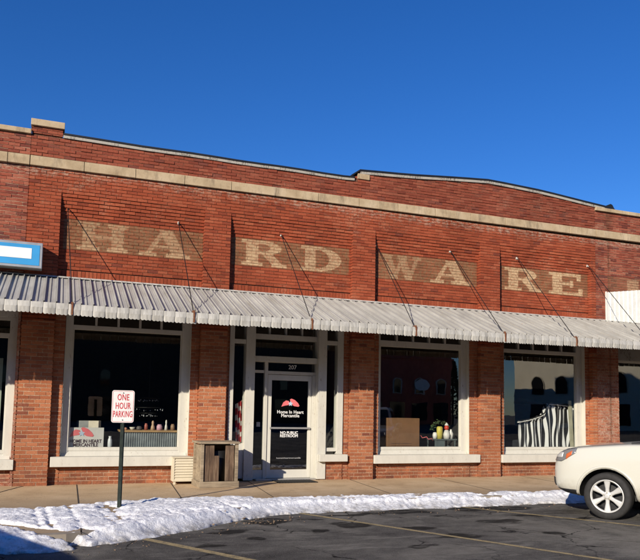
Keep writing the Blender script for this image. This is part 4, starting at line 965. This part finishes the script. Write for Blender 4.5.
    m.add(v, [(0, 1, 5, 4), (1, 2, 6, 5), (2, 3, 7, 6), (3, 0, 4, 7), (4, 5, 9, 8), (5, 6, 10, 9), (6, 7, 11, 10), (7, 4, 8, 11), (8, 9, 10, 11)]); L_(m, 'roof', PEARL, bevel=.03)
    def lerp(a, b, t): return Vector(a)+(Vector(b)-Vector(a))*t
    def panel(nm, A, B, C, D_, u0, u1, v0, v1, mt, off=.006):
        A, B, C, D_ = map(Vector, (A, B, C, D_)); nrm = (B-A).cross(D_-A).normalized(); q = []
        for (u, v_) in ((u0, v0), (u1, v0), (u1, v1), (u0, v1)): q.append(lerp(lerp(A, B, u), lerp(D_, C, u), v_)+nrm*off)
        q2 = [x-nrm*.012 for x in q]; mm = MB(); mm.add(q+q2, [(0, 1, 2, 3), (7, 6, 5, 4), (0, 4, 5, 1), (1, 5, 6, 2), (2, 6, 7, 3), (3, 7, 4, 0)]); return L_(mm, nm, mt)
    panel('windscreen', v[0], v[1], v[5], v[4], .05, .95, .04, .95, CGL); panel('rear_window', v[2], v[3], v[7], v[6], .08, .92, .15, .92, CGL)
    for s, (a, b, c, d) in ((1, (v[1], v[2], v[6], v[5])), (-1, (v[3], v[0], v[4], v[7]))):
        for (u0, u1) in ((.09, .37), (.395, .67), (.70, .95)):
            if s < 0: u0, u1 = 1-u1, 1-u0
            panel('side_window', a, b, c, d, u0, u1, .09, .88, CGL)
    # parts laid on the body surface by rays from inside
    def patch(nm, org, th0, th1, zlo, zhi, mt, off=.006, nu=14, nv=5, par=car):
        P_ = []; 
        for j in range(nv+1):
            for i in range(nu+1):
                u = i/nu; th = R(th0+(th1-th0)*u); lo = zlo(u) if callable(zlo) else zlo; hi = zhi(u) if callable(zhi) else zhi; z = lo+(hi-lo)*j/nv
                d_ = Vector((math.cos(th), math.sin(th), 0)); hit = bvh.ray_cast(Vector((org[0], org[1], z)), d_)
                P_.append((hit[0]+d_*off) if hit[0] else Vector((org[0], org[1], z))+d_*.5)
        mm = MB(); mm.add(P_, [(j*(nu+1)+i, j*(nu+1)+i+1, (j+1)*(nu+1)+i+1, (j+1)*(nu+1)+i) for j in range(nv) for i in range(nu)])
        o = L_(mm, nm, mt, par, smooth=True); md = o.modifiers.new('s', 'SOLIDIFY'); md.thickness = .012; md.offset = 0; return o
    for s in (1, -1):
        hl = patch('headlight', (.35, s*.45), 74*s, 10*s, lambda u: 1.03-.15*min(1, u*2.6), lambda u: 1.105-.04*u, CLR, .007, nv=6, nu=20)
        patch('indicator', (.35, s*.45), 67*s, 57*s, lambda u: 1.0-.08*u, lambda u: 1.065-.06*u, ORG, .011, par=hl)
        patch('lamp_bowl', (.35, s*.45), 50*s, 26*s, .945, 1.03, CHR, .012, par=hl)
        patch('fog_lamp', (.45, s*.35), 46*s, 16*s, lambda u: .47, lambda u: .60, TRIM, .006)
        patch('lower_valance', (.35, s*.35), 78*s, 2*s, .365, .43, TRIM, .004, nu=20)
    patch('grille', (.1, 0), 22, -22, .80, .93, TRIM, .006); patch('grille_bar', (.1, 0), 21, -21, .85, .89, CHR, .014)
    patch('number_plate', (.1, 0), 9, -9, .56, .68, LETW, .01)
    for s in (1, -1):
        patch('tail_light', (-3.2, s*.3), 118*s, 150*s, .95, 1.17, REDL, .006)
    # doors: shut lines and handles
    for s in (1, -1):
        for x in (-.62, -1.62, -2.45):
            m = MB(); P_ = []
            for z in np.linspace(.42, 1.16, 12):
                hit = bvh.ray_cast(Vector((x-(.05 if x == -2.45 and z < .8 else 0), s*2, z)), Vector((0, -s, 0))); 
                if hit[0] and (abs(x+2.45) > .1 or z > .8): P_.append(hit[0])
            if len(P_) > 2: m.tube(P_, .004, 4); L_(m, 'shut_line', TRIM)
        for x in (-1.45, -2.3):
            hit = bvh.ray_cast(Vector((x, s*2, .99)), Vector((0, -s, 0))); m = MB(); m.box(x-.09, x+.09, hit[0].y+s*.0-.02, hit[0].y+.02, .975, 1.0); L_(m, 'door_handle', PEARL, bevel=.006)
        m = MB(); m.box(-.78, -.60, min(s*.97, s*1.15), max(s*.97, s*1.15), 1.15, 1.31); L_(m, 'wing_mirror', PEARL, bevel=.03)
    m = MB(); m.tube([(-.40, -.6, 1.24), (-.44, .1, 1.265), (-.52, .62, 1.26)], .012, 6); m.box(-.52, -.36, -.84, .84, 1.205, 1.235); L_(m, 'cowl', TRIM)
    for s in (1, -1):
        P_ = []
        for x in np.linspace(.62, -.35, 14):
            hit = bvh.ray_cast(Vector((x, s*.80, 3)), Vector((0, 0, -1)))
            if hit[0]: P_.append(hit[0])
        m = MB(); m.tube(P_, .0035, 4); L_(m, 'bonnet_seam', TRIM)
    # wheels
    for ax in (0, -2.78):
        for s in (1, -1):
            wh = bpy.data.objects.new('wheel', None); COL.objects.link(wh); wh.parent = car; wh.location = (ax, s*.845, .37); wh.rotation_euler = (0, 0, 0 if s > 0 else math.pi)
            # local +y is the outside
            m = MB(); m.lathe([(.262, -.10), (.30, -.115), (.345, -.112), (.366, -.095), (.371, -.06), (.371, .06), (.366, .095), (.345, .112), (.30, .118), (.262, .105), (.25, .08), (.25, -.08)], 48, 'y', close=True); L_(m, 'tyre', RUB, wh, smooth=True)
            m = MB(); m.lathe([(.262, .104), (.256, .108), (.240, .098), (.234, .075)], 48, 'y'); L_(m, 'rim', CHR, wh, smooth=True); m = MB(); m.lathe([(.234, .074), (.225, -.08), (.05, -.08)], 48, 'y'); L_(m, 'barrel', TRIM, wh, smooth=True)
            m = MB(); m.lathe([(.225, -.075), (.0, -.06)], 32, 'y'); L_(m, 'brake_disc', TRIM, wh)
            m = MB()
            for k in range(6):
                a = R(90+60*k); d = Vector((math.cos(a), 0, math.sin(a))); t2 = Vector((-math.sin(a), 0, math.cos(a)))
                q = [(.05, .030, .085), (.12, .030, .088), (.20, .044, .094), (.243, .052, .098)]; vv = []
                for (r_, w2, y) in q:
                    for (sg, yy) in ((-1, y-.012), (-.6, y), (.6, y), (1, y-.012), (1, y-.04), (-1, y-.04)): vv.append(d*r_+t2*w2*sg+Vector((0, yy, 0)))
                m.add(vv, [(6*i+j, 6*i+(j+1) % 6, 6*i+6+(j+1) % 6, 6*i+6+j) for i in range(3) for j in range(6)])
            m.lathe([(0, .10), (.035, .098), (.045, .088), (.07, .085), (.075, .05)], 24, 'y'); L_(m, 'spokes', CHR, wh, smooth=False, bevel=.003)
            m = MB()
            for k in range(5): a = R(72*k+18); m.lathe([(0, .10), (.009, .099), (.009, .08)], 8, 'y', (.053*math.cos(a), 0, .053*math.sin(a)))
            L_(m, 'lug_nut', m_plain('lug', (.35, .30, .20), .4, .6), wh)
    return car
suv = make_suv(); suv.location = (9.19, -5.02, -.13); suv.rotation_euler = (0, 0, R(120))
def copy_tree(o, parent=None):
    c = o.copy(); COL.objects.link(c)
    if parent: c.parent = parent
    for chd in list(o.children): copy_tree(chd, c)
    return c
s2 = copy_tree(suv); s2.location = (-4.95, -6.3, -.13); s2.rotation_euler = (0, 0, R(112)); s2['label'] = 'pearl white SUV parked beyond the left edge, its shadow on the snow'
for q in (suv, s2): q['group'] = 'cars parked at the kerb'

# ============================================================ ACROSS THE SQUARE (mirrored in the glass, some of it added)
def far_block(name, label, x0, x1, y, hgt, bm_, wm_, arched, cols, z1, sgn=None):
    t = thing(name, label, 'building', ((x0+x1)/2, y-6, -.13)); m = MB(); m.box(x0, x1, y-12, y, -.13, hgt); m.box(x0-.1, x1+.1, y-.1, y+.25, hgt-.9, hgt-.65); m.box(x0-.1, x1+.1, y-12.1, y+.3, hgt, hgt+.25); m.build('wall', bm_, t)
    n = cols; 
    for k in range(n):
        xc_ = x0+(k+.5)*(x1-x0)/n; w_ = .55
        poly = [(xc_-w_, z1), (xc_+w_, z1)]+[(xc_+w_*math.cos(R(a)), z1+1.4+w_*math.sin(R(a))) for a in range(0, 181, 20)]
        big = [(xc_+(p-xc_)*1.3, z1+1+(q-z1-1)*1.12) for p, q in poly]
        f = MB(); f.prism(big, y+.02, y+.10); f = f.build('window', wm_, t); g = MB(); g.prism(poly, y+.08, y+.13); g.build('pane', CGL, f)
        if k % 2 == 0 or True:
            f = MB(); f.prism([(xc_-1.1, .5), (xc_+1.1, .5), (xc_+1.1, 2.8), (xc_-1.1, 2.8)], y+.02, y+.08); f.build('shop_window', CGL, t)
    if sgn: m = MB(); m.prism([(sgn+1.1*math.cos(R(a)), z1+1.1+.75*math.sin(R(a))) for a in range(0, 360, 15)], y+.1, y+.2); m.build('oval_sign', LETW, t)
    return t
RB = m_plain('far_brick', (.46, .11, .07), .9, 0, .2, .5); CB = m_plain('far_cream', (.80, .72, .54), .9, 0, .08, .5)
far_block('brick_block', 'red brick block with arched windows across the square', 34, 50.5, -67, 9.5, RB, m_plain('far_trim', (.62, .56, .46), .8), True, 5, 4.0, 45.9)
BARK = m_plain('bark', (.06, .04, .03), .95); NEED = m_plain('needles', (.025, .045, .02), .9, 0, .4, 2)
for (tx, ty, th, lab) in ((52.5, -76, 11, 'tall dark cedar added beside the red block to cover mirrored sky'), (56.0, -75.5, 9.5, 'middle dark cedar added between the red and cream blocks to cover mirrored sky'), (59.5, -76.5, 10.5, 'dark cedar added nearest the cream block corner to cover mirrored sky')):  # trees added to darken the sky strip mirrored in the right window
    tr = thing('added_cedar', lab, 'tree', (tx, ty, -.13), group='cedars added across the square')
    m = MB(); m.tube([(tx, ty, -.13), (tx, ty, th*.5), (tx, ty, th*.95)], [.22, .13, .02], 7); m.build('trunk', BARK, tr); m = MB()
    for k in range(2200):
        z = random.random()**.8; r = (1-z)**.8*1.9*(.55+.5*random.random()); a = random.uniform(0, 6.283); c = Vector((tx+r*math.cos(a), ty+r*math.sin(a), .6+z*(th-.8))); d = Vector((math.cos(a), math.sin(a), random.uniform(-.5, .6))).normalized(); e = d.orthogonal().normalized(); sz_ = random.uniform(.15, .38)
        m.add([c-d*sz_, c+e*sz_*.5, c+d*sz_, c-e*sz_*.5], [(0, 1, 2, 3)])
    m.build('crown', NEED, tr)
t = thing('cream_block', 'cream rendered block with arched windows on the sunny side of the square', 'building', (60, -46, -.13), R(90))
m = MB(); m.box(-20, 18, -16, 0, 0, 10.0); m.box(-20.15, 18.15, -16.1, .3, 10.0, 10.35); local(m.build('wall', CB, None), t)
for k in range(7):
    xc_ = -15+k*4.7; poly = [(xc_-1.1, 4.3), (xc_+1.1, 4.3)]+[(xc_+1.1*math.cos(R(a)), 5.5+1.1*math.sin(R(a))) for a in range(0, 181, 18)]
    f = MB(); f.prism([(xc_+(p-xc_)*1.16, 5.3+(q-5.3)*1.1) for p, q in poly], .02, .08); f = local(f.build('window', m_plain('cream_trim', (.5, .44, .32), .9), None), t)
    g = MB(); g.prism(poly, .06, .10); local(g.build('pane', CGL, None), f)
    f = MB(); f.prism([(xc_-1.5, .6), (xc_+1.5, .6), (xc_+1.5, 3.0), (xc_-1.5, 3.0)], .02, .08); local(f.build('shop_window', CGL, None), t)
far_block('brick_block', 'unseen tall dark block added across the square to hold back low sky light', -120, 33, -70, 20., m_plain('far_dark', (.06, .04, .03), .9, 0, .2, .4), m_plain('far_dark_trim', (.05, .04, .035), .9), True, 14, 4.0)  # unseen block, made tall to cut low sky light reaching the shaded shopfront
